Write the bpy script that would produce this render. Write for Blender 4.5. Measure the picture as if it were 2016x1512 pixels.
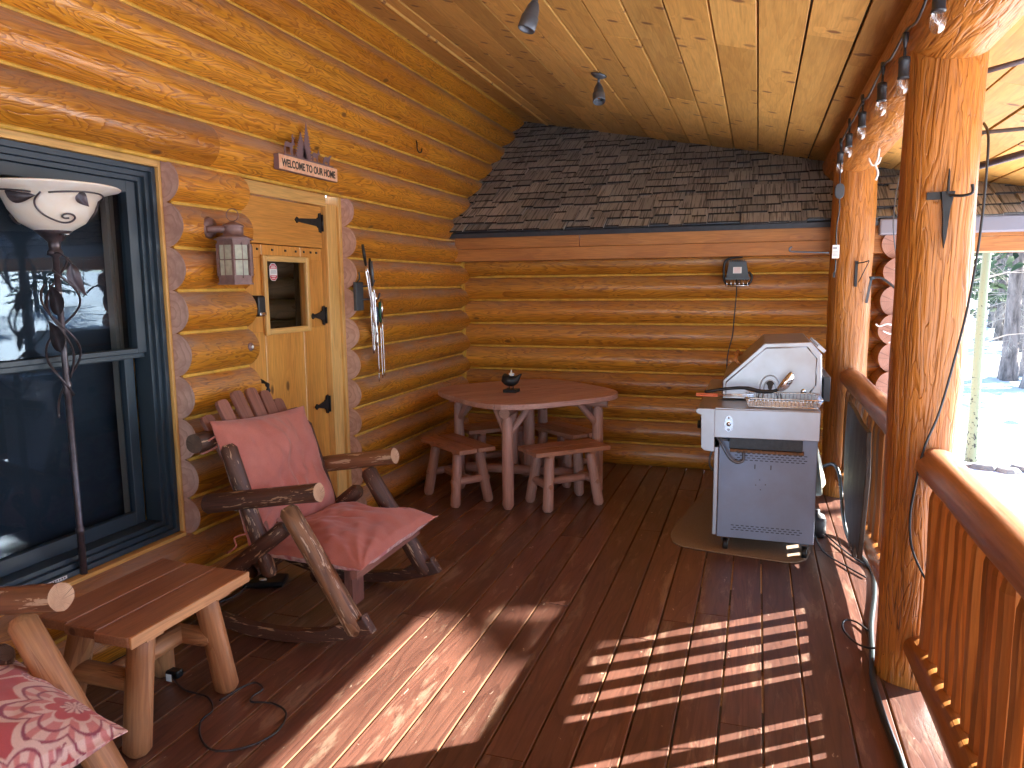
import bpy, math, random
from mathutils import Vector, Matrix, noise, Quaternion
R=math.radians
random.seed(7)
sc=bpy.context.scene
for o in list(bpy.data.objects): bpy.data.objects.remove(o)
col=sc.collection

# ------------------------------------------------------------------ camera
cam=bpy.data.cameras.new('camera'); cam_o=bpy.data.objects.new('camera',cam); col.objects.link(cam_o)
cam.lens=25.98; cam.sensor_width=36; cam.clip_end=600; cam.clip_start=.05
cam_o.location=(0,0,1.5)
_r=Vector((0.94967495,0.31310402,-0.00913022)); _u=Vector((-0.03284495,0.12852453,0.99116227)); _f=Vector((-0.31151035,0.9409821,-0.13234042))
cam_o.rotation_euler=Matrix(((_r.x,_u.x,-_f.x),(_r.y,_u.y,-_f.y),(_r.z,_u.z,-_f.z))).to_euler()
sc.camera=cam_o
# ------------------------------------------------------------------ sky, sun, exposure
SUN=Vector((1,.72,.645)).normalized()
w=bpy.data.worlds.new('World'); sc.world=w; w.use_nodes=True
wn=w.node_tree; bg=wn.nodes['Background']; sky=wn.nodes.new('ShaderNodeTexSky'); sky.sky_type='NISHITA'; sky.sun_disc=False
sky.sun_elevation=R(27.6); sky.sun_rotation=R(54.2); sky.altitude=2500; sky.air_density=1; sky.dust_density=.6
wn.links.new(sky.outputs[0],bg.inputs[0]); bg.inputs[1].default_value=.15
sl=bpy.data.lights.new('sun','SUN'); sl.energy=5.0; sl.angle=R(.5); sl.color=(1,.95,.87)
so=bpy.data.objects.new('sun',sl); col.objects.link(so); so.rotation_euler=SUN.to_track_quat('Z','Y').to_euler()
sc.view_settings.view_transform='Standard'; sc.view_settings.look='None'; sc.view_settings.exposure=2.95; sc.view_settings.gamma=1
sc.cycles.max_bounces=9; sc.cycles.diffuse_bounces=6; sc.cycles.glossy_bounces=4; sc.cycles.transparent_max_bounces=12
sc.cycles.caustics_reflective=False; sc.cycles.caustics_refractive=False; sc.cycles.sample_clamp_indirect=6
sc.cycles.use_denoising=True

# ------------------------------------------------------------------ material helpers
def mat(name):
    m=bpy.data.materials.new(name); m.use_nodes=True; nt=m.node_tree
    return m,nt,nt.nodes['Principled BSDF']
def N(nt,t,**k):
    n=nt.nodes.new(t)
    for a,b in k.items():
        if a.startswith('i_'):
            key=a[2:]; key=int(key) if key.isdigit() else key.replace('_',' ')
            n.inputs[key].default_value=b
        else: setattr(n,a,b)
    return n
def L(nt,a,b): nt.links.new(a,b)
def math_(nt,op,a,b=None,c=None):
    n=nt.nodes.new('ShaderNodeMath'); n.operation=op
    for i,x in enumerate((a,b,c)):
        if x is None: continue
        if isinstance(x,(int,float)): n.inputs[i].default_value=x
        else: nt.links.new(x,n.inputs[i])
    return n.outputs[0]
def ramp(nt,src,stops,interp='LINEAR'):
    n=nt.nodes.new('ShaderNodeValToRGB'); cr=n.color_ramp; cr.interpolation=interp
    while len(cr.elements)<len(stops): cr.elements.new(.5)
    for e,(p,c) in zip(cr.elements,stops):
        e.position=p; e.color=(c[0],c[1],c[2],1) if hasattr(c,'__len__') else (c,c,c,1)
    nt.links.new(src,n.inputs[0]); return n.outputs[0]
def mix(nt,fac,a,b,mode='MIX'):
    n=nt.nodes.new('ShaderNodeMix'); n.data_type='RGBA'; n.blend_type=mode; n.clamp_result=False
    for k,x in ((0,fac),(6,a),(7,b)):
        if isinstance(x,(int,float)): n.inputs[k].default_value=x
        elif isinstance(x,tuple): n.inputs[k].default_value=(x[0],x[1],x[2],1)
        else: nt.links.new(x,n.inputs[k])
    return n.outputs[2]
def vscale(nt,src,s):
    n=nt.nodes.new('ShaderNodeVectorMath'); n.operation='MULTIPLY'; nt.links.new(src,n.inputs[0]); n.inputs[1].default_value=s; return n.outputs[0]
def noise_(nt,vec,scale=1,detail=3,rough=.5,dist=0):
    n=nt.nodes.new('ShaderNodeTexNoise'); n.inputs['Scale'].default_value=scale; n.inputs['Detail'].default_value=detail
    n.inputs['Roughness'].default_value=rough; n.inputs['Distortion'].default_value=dist; nt.links.new(vec,n.inputs['Vector']); return n.outputs['Fac']
def maprange(nt,src,a,b,c=0,d=1):
    n=nt.nodes.new('ShaderNodeMapRange'); nt.links.new(src,n.inputs[0])
    for i,x in enumerate((a,b,c,d)): n.inputs[i+1].default_value=x
    return n.outputs[0]
def attr(nt,nm): 
    n=nt.nodes.new('ShaderNodeAttribute'); n.attribute_name=nm; return n
def bump_(nt,h,strength,dist,p,prev=None):
    b=nt.nodes.new('ShaderNodeBump'); b.inputs['Strength'].default_value=strength; b.inputs['Distance'].default_value=dist
    nt.links.new(h,b.inputs['Height'])
    if prev: nt.links.new(prev,b.inputs['Normal'])
    nt.links.new(b.outputs[0],p.inputs['Normal']); return b.outputs[0]

def wood(name,light,mid,dark,along=.9,across=5,rings=11,line=.8,rough=.42,bump=.3,knot=(.10,.035,.012),knots=(3.4,6.5),knot_th=.5,
         fleck=None,fleck_th=.6,fleck_s=(9,40),dust=None,wear=None,var=.25,coat=0,fibre=.18,distort=.5,crack=.0,bdist=.004,kcore=.07):
    m,nt,p=mat(name)
    g=attr(nt,'gco').outputs['Vector']; rnd=attr(nt,'rnd').outputs['Fac']
    v=vscale(nt,g,(along,across,across))
    n=noise_(nt,v,1,2.5,.5,distort)
    kv=N(nt,'ShaderNodeTexVoronoi'); kv.inputs['Scale'].default_value=1.0
    if len(knots)==2: L(nt,vscale(nt,g,(knots[0],knots[1],knots[1])),kv.inputs['Vector'])
    else:   # flat boards: scatter the knots over the board's face
        kv.voronoi_dimensions='2D'; sg=N(nt,'ShaderNodeSeparateXYZ'); L(nt,g,sg.inputs[0]); cg=N(nt,'ShaderNodeCombineXYZ')
        L(nt,math_(nt,'MULTIPLY',sg.outputs[0],knots[0]),cg.inputs[0]); L(nt,math_(nt,'MULTIPLY',sg.outputs[2],knots[2]),cg.inputs[1]); L(nt,cg.outputs[0],kv.inputs['Vector'])
    kd=kv.outputs['Distance']; kc=N(nt,'ShaderNodeSeparateColor'); L(nt,kv.outputs['Color'],kc.inputs[0])
    ksel=maprange(nt,kc.outputs[0],knot_th,knot_th+.02)
    sw=math_(nt,'MULTIPLY',maprange(nt,kd,.0,.42,1,0),ksel); sw2=math_(nt,'POWER',sw,2.0)
    ph=math_(nt,'MULTIPLY_ADD',n,rings,math_(nt,'MULTIPLY',sw2,2.2))
    saw=math_(nt,'FRACT',ph)
    ln=ramp(nt,saw,[(0,0.0),(.45,.12),(.80,.75),(.93,1.0),(1.0,0.0)])
    big=noise_(nt,vscale(nt,g,(.8,3,3)),1,2,.5)
    base=mix(nt,maprange(nt,big,.3,.7),light,mid)
    c=mix(nt,math_(nt,'MULTIPLY',ln,line),base,dark)
    fb=noise_(nt,vscale(nt,g,(7,130,130)),1,2,.6)
    c=mix(nt,1.0,c,ramp(nt,fb,[(.25,1-fibre*1.6),(.75,1+fibre*.6)]),'MULTIPLY')
    k1=math_(nt,'MULTIPLY',maprange(nt,kd,kcore,kcore+.05,1,0),ksel)
    c=mix(nt,math_(nt,'MULTIPLY',k1,.85),c,knot)
    if crack>0:
        cn=noise_(nt,vscale(nt,g,(1.1,26,26)),1,2,.6,.3)
        cm=ramp(nt,math_(nt,'ABSOLUTE',math_(nt,'SUBTRACT',cn,.5)),[(0,1),(.012,0)])
        cs=maprange(nt,noise_(nt,vscale(nt,g,(1.3,3,3)),1.0,1),.56,.6)
        ck=math_(nt,'MULTIPLY',math_(nt,'MULTIPLY',cm,cs),crack); c=mix(nt,ck,c,(dark[0]*.25,dark[1]*.25,dark[2]*.25))
    if fleck:
        fn=noise_(nt,vscale(nt,g,(fleck_s[0],fleck_s[1],fleck_s[1])),1,4,.62,.4)
        fm=maprange(nt,fn,fleck_th,fleck_th+.03); c=mix(nt,fm,c,fleck)
    if wear:   # worn patches: (colour, threshold, amount, (along,across))
        wnz=noise_(nt,vscale(nt,g,(wear[3][0],wear[3][1],wear[3][1])),1,5,.68,.3)
        wm=math_(nt,'MULTIPLY',maprange(nt,wnz,wear[1],wear[1]+.10),wear[2]); c=mix(nt,wm,c,wear[0])
    if dust:
        geo=N(nt,'ShaderNodeNewGeometry'); sx=N(nt,'ShaderNodeSeparateXYZ'); L(nt,geo.outputs['Normal'],sx.inputs[0])
        dn=noise_(nt,vscale(nt,g,(3,9,9)),1,4,.6)
        up=maprange(nt,sx.outputs[2],.05,.62); dm=math_(nt,'MULTIPLY',math_(nt,'MULTIPLY',up,maprange(nt,dn,.25,.6)),dust[1]); c=mix(nt,dm,c,dust[0])
    c=mix(nt,1.0,c,ramp(nt,rnd,[(0,1-var),(1,1+var*.6)]),'MULTIPLY')
    L(nt,c,p.inputs['Base Color'])
    rr=math_(nt,'MULTIPLY_ADD',noise_(nt,vscale(nt,g,(4,14,14)),1,3),.25,rough-.12); L(nt,rr,p.inputs['Roughness'])
    if coat: p.inputs['Coat Weight'].default_value=coat; p.inputs['Coat Roughness'].default_value=.22
    if bump:
        h=math_(nt,'ADD',math_(nt,'MULTIPLY',ln,-.6),math_(nt,'MULTIPLY',fb,.5))
        bump_(nt,h,bump,bdist,p)
    return m
def endgrain(name,light,dark,n=70,rough=.6):
    m,nt,p=mat(name); g=attr(nt,'gco').outputs['Vector']
    s=N(nt,'ShaderNodeSeparateXYZ'); L(nt,g,s.inputs[0])
    cb=N(nt,'ShaderNodeCombineXYZ'); L(nt,s.outputs[1],cb.inputs[1]); L(nt,s.outputs[2],cb.inputs[2])
    ln=N(nt,'ShaderNodeVectorMath',operation='LENGTH'); L(nt,cb.outputs[0],ln.inputs[0])
    nz=noise_(nt,vscale(nt,g,(9,9,9)),1,3,.5)
    r=math_(nt,'FRACT',math_(nt,'MULTIPLY_ADD',ln.outputs['Value'],n,math_(nt,'MULTIPLY',nz,2.2)))
    c=mix(nt,ramp(nt,r,[(0,0.0),(.6,.25),(.95,.9),(1,0)]),light,dark)
    big=noise_(nt,vscale(nt,g,(14,14,14)),1,4,.6); c=mix(nt,maprange(nt,big,.42,.66),c,dark)
    at=N(nt,'ShaderNodeMath',operation='ARCTAN2'); L(nt,s.outputs[1],at.inputs[0]); L(nt,s.outputs[2],at.inputs[1])
    cn=N(nt,'ShaderNodeTexNoise',noise_dimensions='1D'); cn.inputs['Scale'].default_value=5; L(nt,at.outputs[0],cn.inputs['W'])
    ck=maprange(nt,cn.outputs[0],.70,.72); c=mix(nt,math_(nt,'MULTIPLY',ck,.6),c,(dark[0]*.3,dark[1]*.3,dark[2]*.3))
    L(nt,c,p.inputs['Base Color']); p.inputs['Roughness'].default_value=rough; bump_(nt,r,.15,.002,p)
    return m
def plain(name,c,rough=.5,metal=0,nz=0,nscale=20,bump=0,spec=.5,coat=0,c2=None):
    m,nt,p=mat(name); p.inputs['Roughness'].default_value=rough; p.inputs['Metallic'].default_value=metal
    p.inputs['Specular IOR Level'].default_value=spec; p.inputs['Coat Weight'].default_value=coat
    p.inputs['Base Color'].default_value=(*c,1)
    if nz or bump or c2:
        tc=N(nt,'ShaderNodeTexCoord'); n=noise_(nt,tc.outputs['Object'],nscale,5,.6)
        if c2: L(nt,mix(nt,maprange(nt,n,.35,.65),tuple(c),tuple(c2)),p.inputs['Base Color'])
        elif nz: L(nt,mix(nt,1.0,tuple(c),ramp(nt,n,[(.3,1-nz),(.7,1+nz)]),'MULTIPLY'),p.inputs['Base Color'])
        if bump: bump_(nt,n,bump,.003,p)
    return m

# ------------------------------------------------------------------ materials
M={}
M['log']=wood('log wall stain',(.78,.335,.030),(.58,.205,.015),(.28,.075,.008),along=2.1,across=13,rings=16,line=.8,rough=.36,bump=.5,dust=((.36,.26,.225),.72),var=.16,knot_th=.5,crack=.8,coat=.12)
M['log_back']=wood('rear log wall stain',(.72,.30,.032),(.55,.195,.017),(.25,.07,.009),along=1.7,across=14,rings=13,line=.8,rough=.34,bump=.35,dust=((.30,.19,.14),.5),var=.18,knot_th=.45,crack=.8,coat=.15)
M['log_end']=endgrain('log end grain',(.66,.44,.37),(.47,.28,.225),n=30)
M['chink']=plain('golden chinking',(.62,.35,.05),.6,nz=.25,nscale=14,bump=.4)
M['ceil']=wood('ceiling pine',(.74,.43,.125),(.63,.34,.085),(.46,.22,.05),along=1.0,across=9,rings=6,line=.42,rough=.55,bump=.12,knot=(.17,.065,.03),knots=(6.5,0,4.0),knot_th=.5,kcore=.085,var=.24,fibre=.12)
M['fascia']=wood('fascia board stain',(.54,.215,.050),(.44,.155,.032),(.29,.085,.018),along=.9,across=8,rings=6,line=.35,rough=.5,bump=.1,knots=(2.4,8),knot_th=.7,knot=(.22,.06,.03),var=.1)
M['column']=wood('post stain',(.58,.225,.036),(.46,.155,.022),(.21,.062,.012),along=2.0,across=18,rings=9,line=.42,rough=.42,bump=.7,knots=(3.4,7.5),knot_th=.45,var=.06,coat=.06,crack=1,distort=.5,bdist=.010)
M['rail']=wood('rail stain',(.46,.22,.12),(.37,.155,.08),(.22,.08,.045),along=.8,across=6,rings=5,line=.4,rough=.33,bump=.25,knots=(1.4,6),knot_th=.7,coat=.3,crack=.9,wear=((.50,.36,.27),.60,.6,(1.6,7)))
M['baluster']=wood('baluster stain',(.58,.24,.055),(.40,.145,.034),(.22,.07,.018),along=.8,across=11,rings=4,line=.5,rough=.38,bump=.3,knots=(2,12),knot_th=.55,var=.4,coat=.2)
M['deck']=wood('deck stain',(.19,.082,.055),(.14,.058,.040),(.078,.031,.023),along=.8,across=9,rings=9,line=.6,rough=.36,bump=.22,knots=(2.6,8),knot_th=.7,knot=(.06,.018,.01),wear=((.50,.36,.25),.55,.34,(2.6,15)),var=.25,coat=.5,fleck=(.56,.45,.34),fleck_th=.69,fleck_s=(14,38))
M['table']=wood('red brown furniture stain',(.56,.32,.26),(.48,.25,.195),(.34,.16,.12),along=1.2,across=10,rings=5,line=.45,rough=.45,bump=.18,knots=(2,9),knot_th=.65,knot=(.12,.035,.02),wear=((.45,.27,.19),.62,.45,(3,14)),var=.12)
M['stool']=wood('stool seat stain',(.56,.27,.17),(.46,.20,.12),(.30,.12,.07),along=1.2,across=10,rings=5,line=.5,rough=.42,bump=.18,knots=(2,9),knot_th=.65,var=.1)
M['side']=wood('side table top stain',(.48,.22,.11),(.40,.17,.08),(.25,.09,.045),along=1.0,across=7,rings=4,line=.45,rough=.34,bump=.15,knots=(1.5,7),knot_th=.6,knot=(.10,.03,.02),var=.1,coat=.15)
M['side_edge']=wood('side table edge',(.66,.33,.14),(.56,.26,.10),(.42,.16,.06),along=1.0,across=7,rings=4,line=.3,rough=.5,bump=.1,var=.05)
M['raw']=plain('raw board edge',(.24,.11,.045),.7,nz=.3,nscale=9)
M['peeled']=wood('peeled cedar leg',(.56,.27,.115),(.46,.20,.08),(.30,.11,.045),along=1.3,across=12,rings=6,line=.55,rough=.5,bump=.3,knots=(3,10),knot_th=.6,crack=.8,var=.1)
M['bark']=wood('dark weathered bark pole',(.13,.052,.03),(.085,.035,.022),(.045,.02,.014),along=1.2,across=10,rings=5,line=.5,rough=.55,bump=.4,knots=(3,10),knot_th=.6,fleck=(.46,.29,.17),fleck_th=.60,fleck_s=(11,60),var=.1)
M['bark2']=wood('tan and dark pole',(.34,.16,.07),(.20,.085,.04),(.07,.028,.016),along=1.2,across=9,rings=5,line=.6,rough=.5,bump=.4,knots=(3,10),knot_th=.5,fleck=(.55,.38,.24),fleck_th=.57,fleck_s=(10,52),var=.1)
M['slat']=wood('chair slat stain',(.30,.12,.085),(.22,.085,.06),(.13,.05,.036),along=1.0,across=9,rings=4,line=.4,rough=.5,bump=.15,var=.15,wear=((.42,.26,.17),.62,.5,(3,12)))
M['deck'].node_tree.nodes['Principled BSDF'].inputs['Coat Roughness'].default_value=.38
M['cut_end']=endgrain('cut pole end',(.62,.38,.22),(.40,.21,.11),n=240)
M['cut_dark']=endgrain('weathered pole end',(.16,.10,.07),(.07,.045,.035),n=240)
M['cut_red']=endgrain('stained pole end',(.44,.23,.17),(.34,.16,.11),n=90)
M['door']=wood('door wood',(.78,.38,.085),(.68,.29,.055),(.50,.18,.03),along=.7,across=5,rings=4,line=.32,rough=.35,bump=.05,knot_th=.93,var=.12,coat=.25)
M['trim']=wood('door trim wood',(.86,.54,.19),(.76,.43,.12),(.54,.26,.06),along=.8,across=6,rings=5,line=.35,rough=.42,bump=.08,knot_th=.8,var=.1,coat=.1)
M['black']=plain('black iron',(.022,.022,.024),.45,.4,nz=.3,nscale=30,bump=.2)
M['rubber']=plain('black cord rubber',(.025,.026,.03),.42)
M['slab']=wood('dark weathered slab',(.075,.06,.05),(.055,.045,.038),(.03,.024,.02),along=1.3,across=8,rings=4,line=.5,rough=.6,bump=.5,knot_th=.9,fleck=(.2,.13,.08),fleck_th=.68)
M['winframe']=plain('slate window frame',(.028,.046,.066),.45,nz=.08,nscale=5)
M['steel']=None
# steel brushed
m,nt,p=mat('brushed steel'); tc=N(nt,'ShaderNodeTexCoord'); n=noise_(nt,vscale(nt,tc.outputs['Object'],(2,2,160)),1,3,.6)
n2=noise_(nt,tc.outputs['Object'],3,4,.6)
L(nt,mix(nt,maprange(nt,n2,.3,.7),(.46,.46,.50),(.38,.35,.345)),p.inputs['Base Color']); p.inputs['Metallic'].default_value=1.0
L(nt,math_(nt,'MULTIPLY_ADD',n2,.22,.26),p.inputs['Roughness']); bump_(nt,n,.05,.001,p); M['steel']=m
m,nt,p=mat('painted grey steel'); tc=N(nt,'ShaderNodeTexCoord'); n2=noise_(nt,tc.outputs['Object'],5,5,.65)
L(nt,mix(nt,maprange(nt,n2,.3,.7),(.26,.33,.48),(.24,.28,.38)),p.inputs['Base Color']); p.inputs['Metallic'].default_value=.35
L(nt,math_(nt,'MULTIPLY_ADD',n2,.2,.33),p.inputs['Roughness']); M['cabinet']=m
M['chrome']=plain('bright wire',(.75,.75,.76),.18,1)
M['blackmetal']=plain('black enamel',(.03,.033,.04),.38,.1,nz=.4,nscale=40)
M['rust']=plain('rusty drip tray',(.30,.17,.09),.75,.3,nscale=60,c2=(.10,.075,.06),bump=.4)
M['darkgrey']=plain('dark grey paint',(.06,.068,.08),.45,.2,nz=.15,nscale=20)
M['fixture']=plain('grey spotlight paint',(.13,.145,.17),.38,.5,nz=.1,nscale=20)
M['lampmetal']=plain('bronze lamp metal',(.085,.070,.080),.38,.6,nz=.25,nscale=40)
M['lantern']=plain('aged copper lantern',(.22,.135,.125),.55,.35,nz=.25,nscale=25,bump=.2)
M['mat']=plain('brown door mat',(.30,.215,.145),.9,nz=.25,nscale=220,bump=.6)
M['white']=plain('white plastic',(.8,.8,.78),.4)
M['flame']=plain('candle flame tip',(.85,.80,.70),.4)
M['cloth']=plain('pale green towel',(.62,.64,.50),.85,nz=.1,nscale=40,bump=.3)
M['orange']=plain('orange handle',(.75,.16,.05),.5)
M['green']=plain('green handle',(.01,.10,.06),.35)
M['blue']=plain('blue handle',(.03,.05,.11),.35)
M['rock']=plain('grey garden rock',(.28,.27,.26),.85,nscale=9,c2=(.16,.16,.17),bump=.8)
M['twig']=plain('bare twig',(.42,.38,.33),.8)
M['drip']=plain('grey drip edge metal',(.11,.125,.14),.38,.5,nz=.1,nscale=6)
M['copper']=plain('copper sign plate',(.88,.56,.36),.45,.0,nscale=30,c2=(.78,.38,.20))
M['signmetal']=plain('brown sheet metal',(.235,.145,.15),.5,.4)
M['ink']=plain('dark lettering',(.055,.04,.03),.6)
M['dark_room']=plain('dark blue room sheet',(.018,.030,.050),.8)
M['curtain']=plain('grey curtain',(.30,.28,.26),.8)
M['roomlog']=wood('interior log',(.20,.12,.065),(.15,.085,.045),(.08,.04,.02),rough=.3,bump=.2,coat=.5)
M['paper']=plain('white paper tag',(.8,.8,.78),.6)
M['redink']=plain('red sticker ink',(.62,.03,.07),.5)
M['greyink']=plain('grey fine print',(.30,.32,.36),.6)
M['cone']=plain('litter brown',(.05,.03,.02),.9)
# glass (thin pane)
def glassm(name,tint=(1,1,1),boost=.12,rough=.0,gc=(1,1,1)):
    m,nt,p=mat(name); nt.nodes.remove(p); out=nt.nodes['Material Output']
    ge=N(nt,'ShaderNodeNewGeometry'); dt_=N(nt,'ShaderNodeVectorMath',operation='DOT_PRODUCT'); L(nt,ge.outputs['Incoming'],dt_.inputs[0]); L(nt,ge.outputs['Normal'],dt_.inputs[1])
    om=math_(nt,'SUBTRACT',1.0,math_(nt,'ABSOLUTE',dt_.outputs['Value'])); fz=math_(nt,'MULTIPLY_ADD',math_(nt,'POWER',om,5.0),.96,.04)
    tr=N(nt,'ShaderNodeBsdfTransparent'); tr.inputs[0].default_value=(*tint,1); gl=N(nt,'ShaderNodeBsdfGlossy'); gl.inputs['Roughness'].default_value=rough
    gl.inputs[0].default_value=(*gc,1)
    f=math_(nt,'MULTIPLY_ADD',fz,1.3,boost); mx=N(nt,'ShaderNodeMixShader'); L(nt,f,mx.inputs[0]); L(nt,tr.outputs[0],mx.inputs[1]); L(nt,gl.outputs[0],mx.inputs[2]); L(nt,mx.outputs[0],out.inputs[0])
    return m
M['glass']=glassm('window glass',(.86,.9,.92),.02,.004,(.21,.27,.33))
M['bulb']=glassm('bulb glass',(.92,.94,.96),.12,.02)
m,nt,p=mat('alabaster glass'); tc=N(nt,'ShaderNodeTexCoord'); n=noise_(nt,tc.outputs['Object'],7,4,.55,1.2)
L(nt,mix(nt,maprange(nt,n,.35,.65),(.92,.88,.80),(.86,.78,.66)),p.inputs['Base Color']); p.inputs['Roughness'].default_value=.25
p.inputs['Subsurface Weight'].default_value=.5; p.inputs['Subsurface Radius'].default_value=(.03,.025,.02); M['alab']=m
m,nt,p=mat('seeded lantern glass'); tc=N(nt,'ShaderNodeTexCoord'); n=noise_(nt,tc.outputs['Object'],40,3,.5)
L(nt,mix(nt,maprange(nt,n,.35,.65),(.52,.52,.40),(.40,.40,.32)),p.inputs['Base Color']); p.inputs['Roughness'].default_value=.15; bump_(nt,n,.4,.002,p); M['seeded']=m
# cushion fabric
def fabric(name,colattr=None,c=(.50,.150,.112)):
    m,nt,p=mat(name); tc=N(nt,'ShaderNodeTexCoord')
    n=noise_(nt,tc.outputs['Object'],6,4,.6); wv=noise_(nt,tc.outputs['Object'],420,2,.7)
    if colattr: cc=attr(nt,colattr).outputs['Color']
    else: cc=mix(nt,maprange(nt,n,.3,.7),(c[0]*1.06,c[1]*1.2,c[2]*1.2),(c[0]*.9,c[1]*.88,c[2]*.88))
    cc=mix(nt,1.0,cc,ramp(nt,wv,[(.3,.88),(.7,1.1)]),'MULTIPLY')
    L(nt,cc,p.inputs['Base Color']); p.inputs['Roughness'].default_value=.85; p.inputs['Sheen Weight'].default_value=.25
    bump_(nt,wv,.25,.001,p); return m
M['coral']=fabric('coral canvas'); M['floral']=fabric('floral canvas','pat')
# shingles
m,nt,p=mat('brown grey metal shingle'); g=attr(nt,'gco').outputs['Vector']; rnd=attr(nt,'rnd').outputs['Fac']
n=noise_(nt,vscale(nt,g,(30,30,30)),1,3,.6); st=noise_(nt,vscale(nt,g,(85,2.5,2.5)),1,2,.6,.2)
c=mix(nt,maprange(nt,rnd,0,1),(.29,.285,.28),(.50,.485,.47)); c=mix(nt,maprange(nt,st,.44,.52,0,.6),(.03,.025,.022),c) if False else mix(nt,ramp(nt,st,[(.38,.75),(.5,0)]),c,(.022,.018,.016))
c=mix(nt,maprange(nt,n,.62,.68,0,.35),c,(.14,.12,.10)); L(nt,c,p.inputs['Base Color']); p.inputs['Roughness'].default_value=.62
bump_(nt,st,.9,.006,p); M['shingle']=m
# snow
m,nt,p=mat('snow'); tc=N(nt,'ShaderNodeTexCoord'); n=noise_(nt,tc.outputs['Object'],1.2,6,.6); sp=noise_(nt,tc.outputs['Object'],14,5,.75)
msk=noise_(nt,tc.outputs['Object'],.35,3,.5)
lit=math_(nt,'MULTIPLY',maprange(nt,sp,.63,.66),maprange(nt,msk,.52,.62))
L(nt,mix(nt,lit,(.76,.78,.82),(.12,.08,.06)),p.inputs['Base Color']); p.inputs['Roughness'].default_value=.55; bump_(nt,n,.6,.15,p); M['snow']=m
M['soil']=plain('soil under the deck',(.16,.11,.07),.95,nz=.3,nscale=6,bump=.5)
# tree bark
m,nt,p=mat('pine bark'); tc=N(nt,'ShaderNodeTexCoord'); n=noise_(nt,vscale(nt,tc.outputs['Object'],(9,9,2.2)),1,5,.7,.6)
L(nt,mix(nt,maprange(nt,n,.38,.62),(.10,.085,.08),(.30,.25,.23)),p.inputs['Base Color']); p.inputs['Roughness'].default_value=.95; bump_(nt,n,1,.05,p); M['pinebark']=m
m,nt,p=mat('aspen bark'); tc=N(nt,'ShaderNodeTexCoord'); n=noise_(nt,vscale(nt,tc.outputs['Object'],(9,9,38)),1,3,.6); n3=noise_(nt,vscale(nt,tc.outputs['Object'],(30,30,22)),1,3,.6)
sz=N(nt,'ShaderNodeSeparateXYZ'); L(nt,tc.outputs['Object'],sz.inputs[0]); low=maprange(nt,sz.outputs[2],.0,1.1,.13,0)
d1=maprange(nt,n,.66,.70); d2=maprange(nt,math_(nt,'ADD',n3,low),.66,.69); dd=math_(nt,'MAXIMUM',d1,d2)
L(nt,mix(nt,dd,(.25,.28,.18),(.04,.04,.035)),p.inputs['Base Color']); p.inputs['Roughness'].default_value=.7; M['aspen']=m
m,nt,p=mat('conifer needles'); rnd=attr(nt,'rnd').outputs['Fac']
L(nt,ramp(nt,rnd,[(0,(.03,.055,.03)),(.55,(.07,.12,.055)),(1,(.16,.22,.10))]),p.inputs['Base Color']); p.inputs['Roughness'].default_value=.7; M['needle']=m

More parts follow.
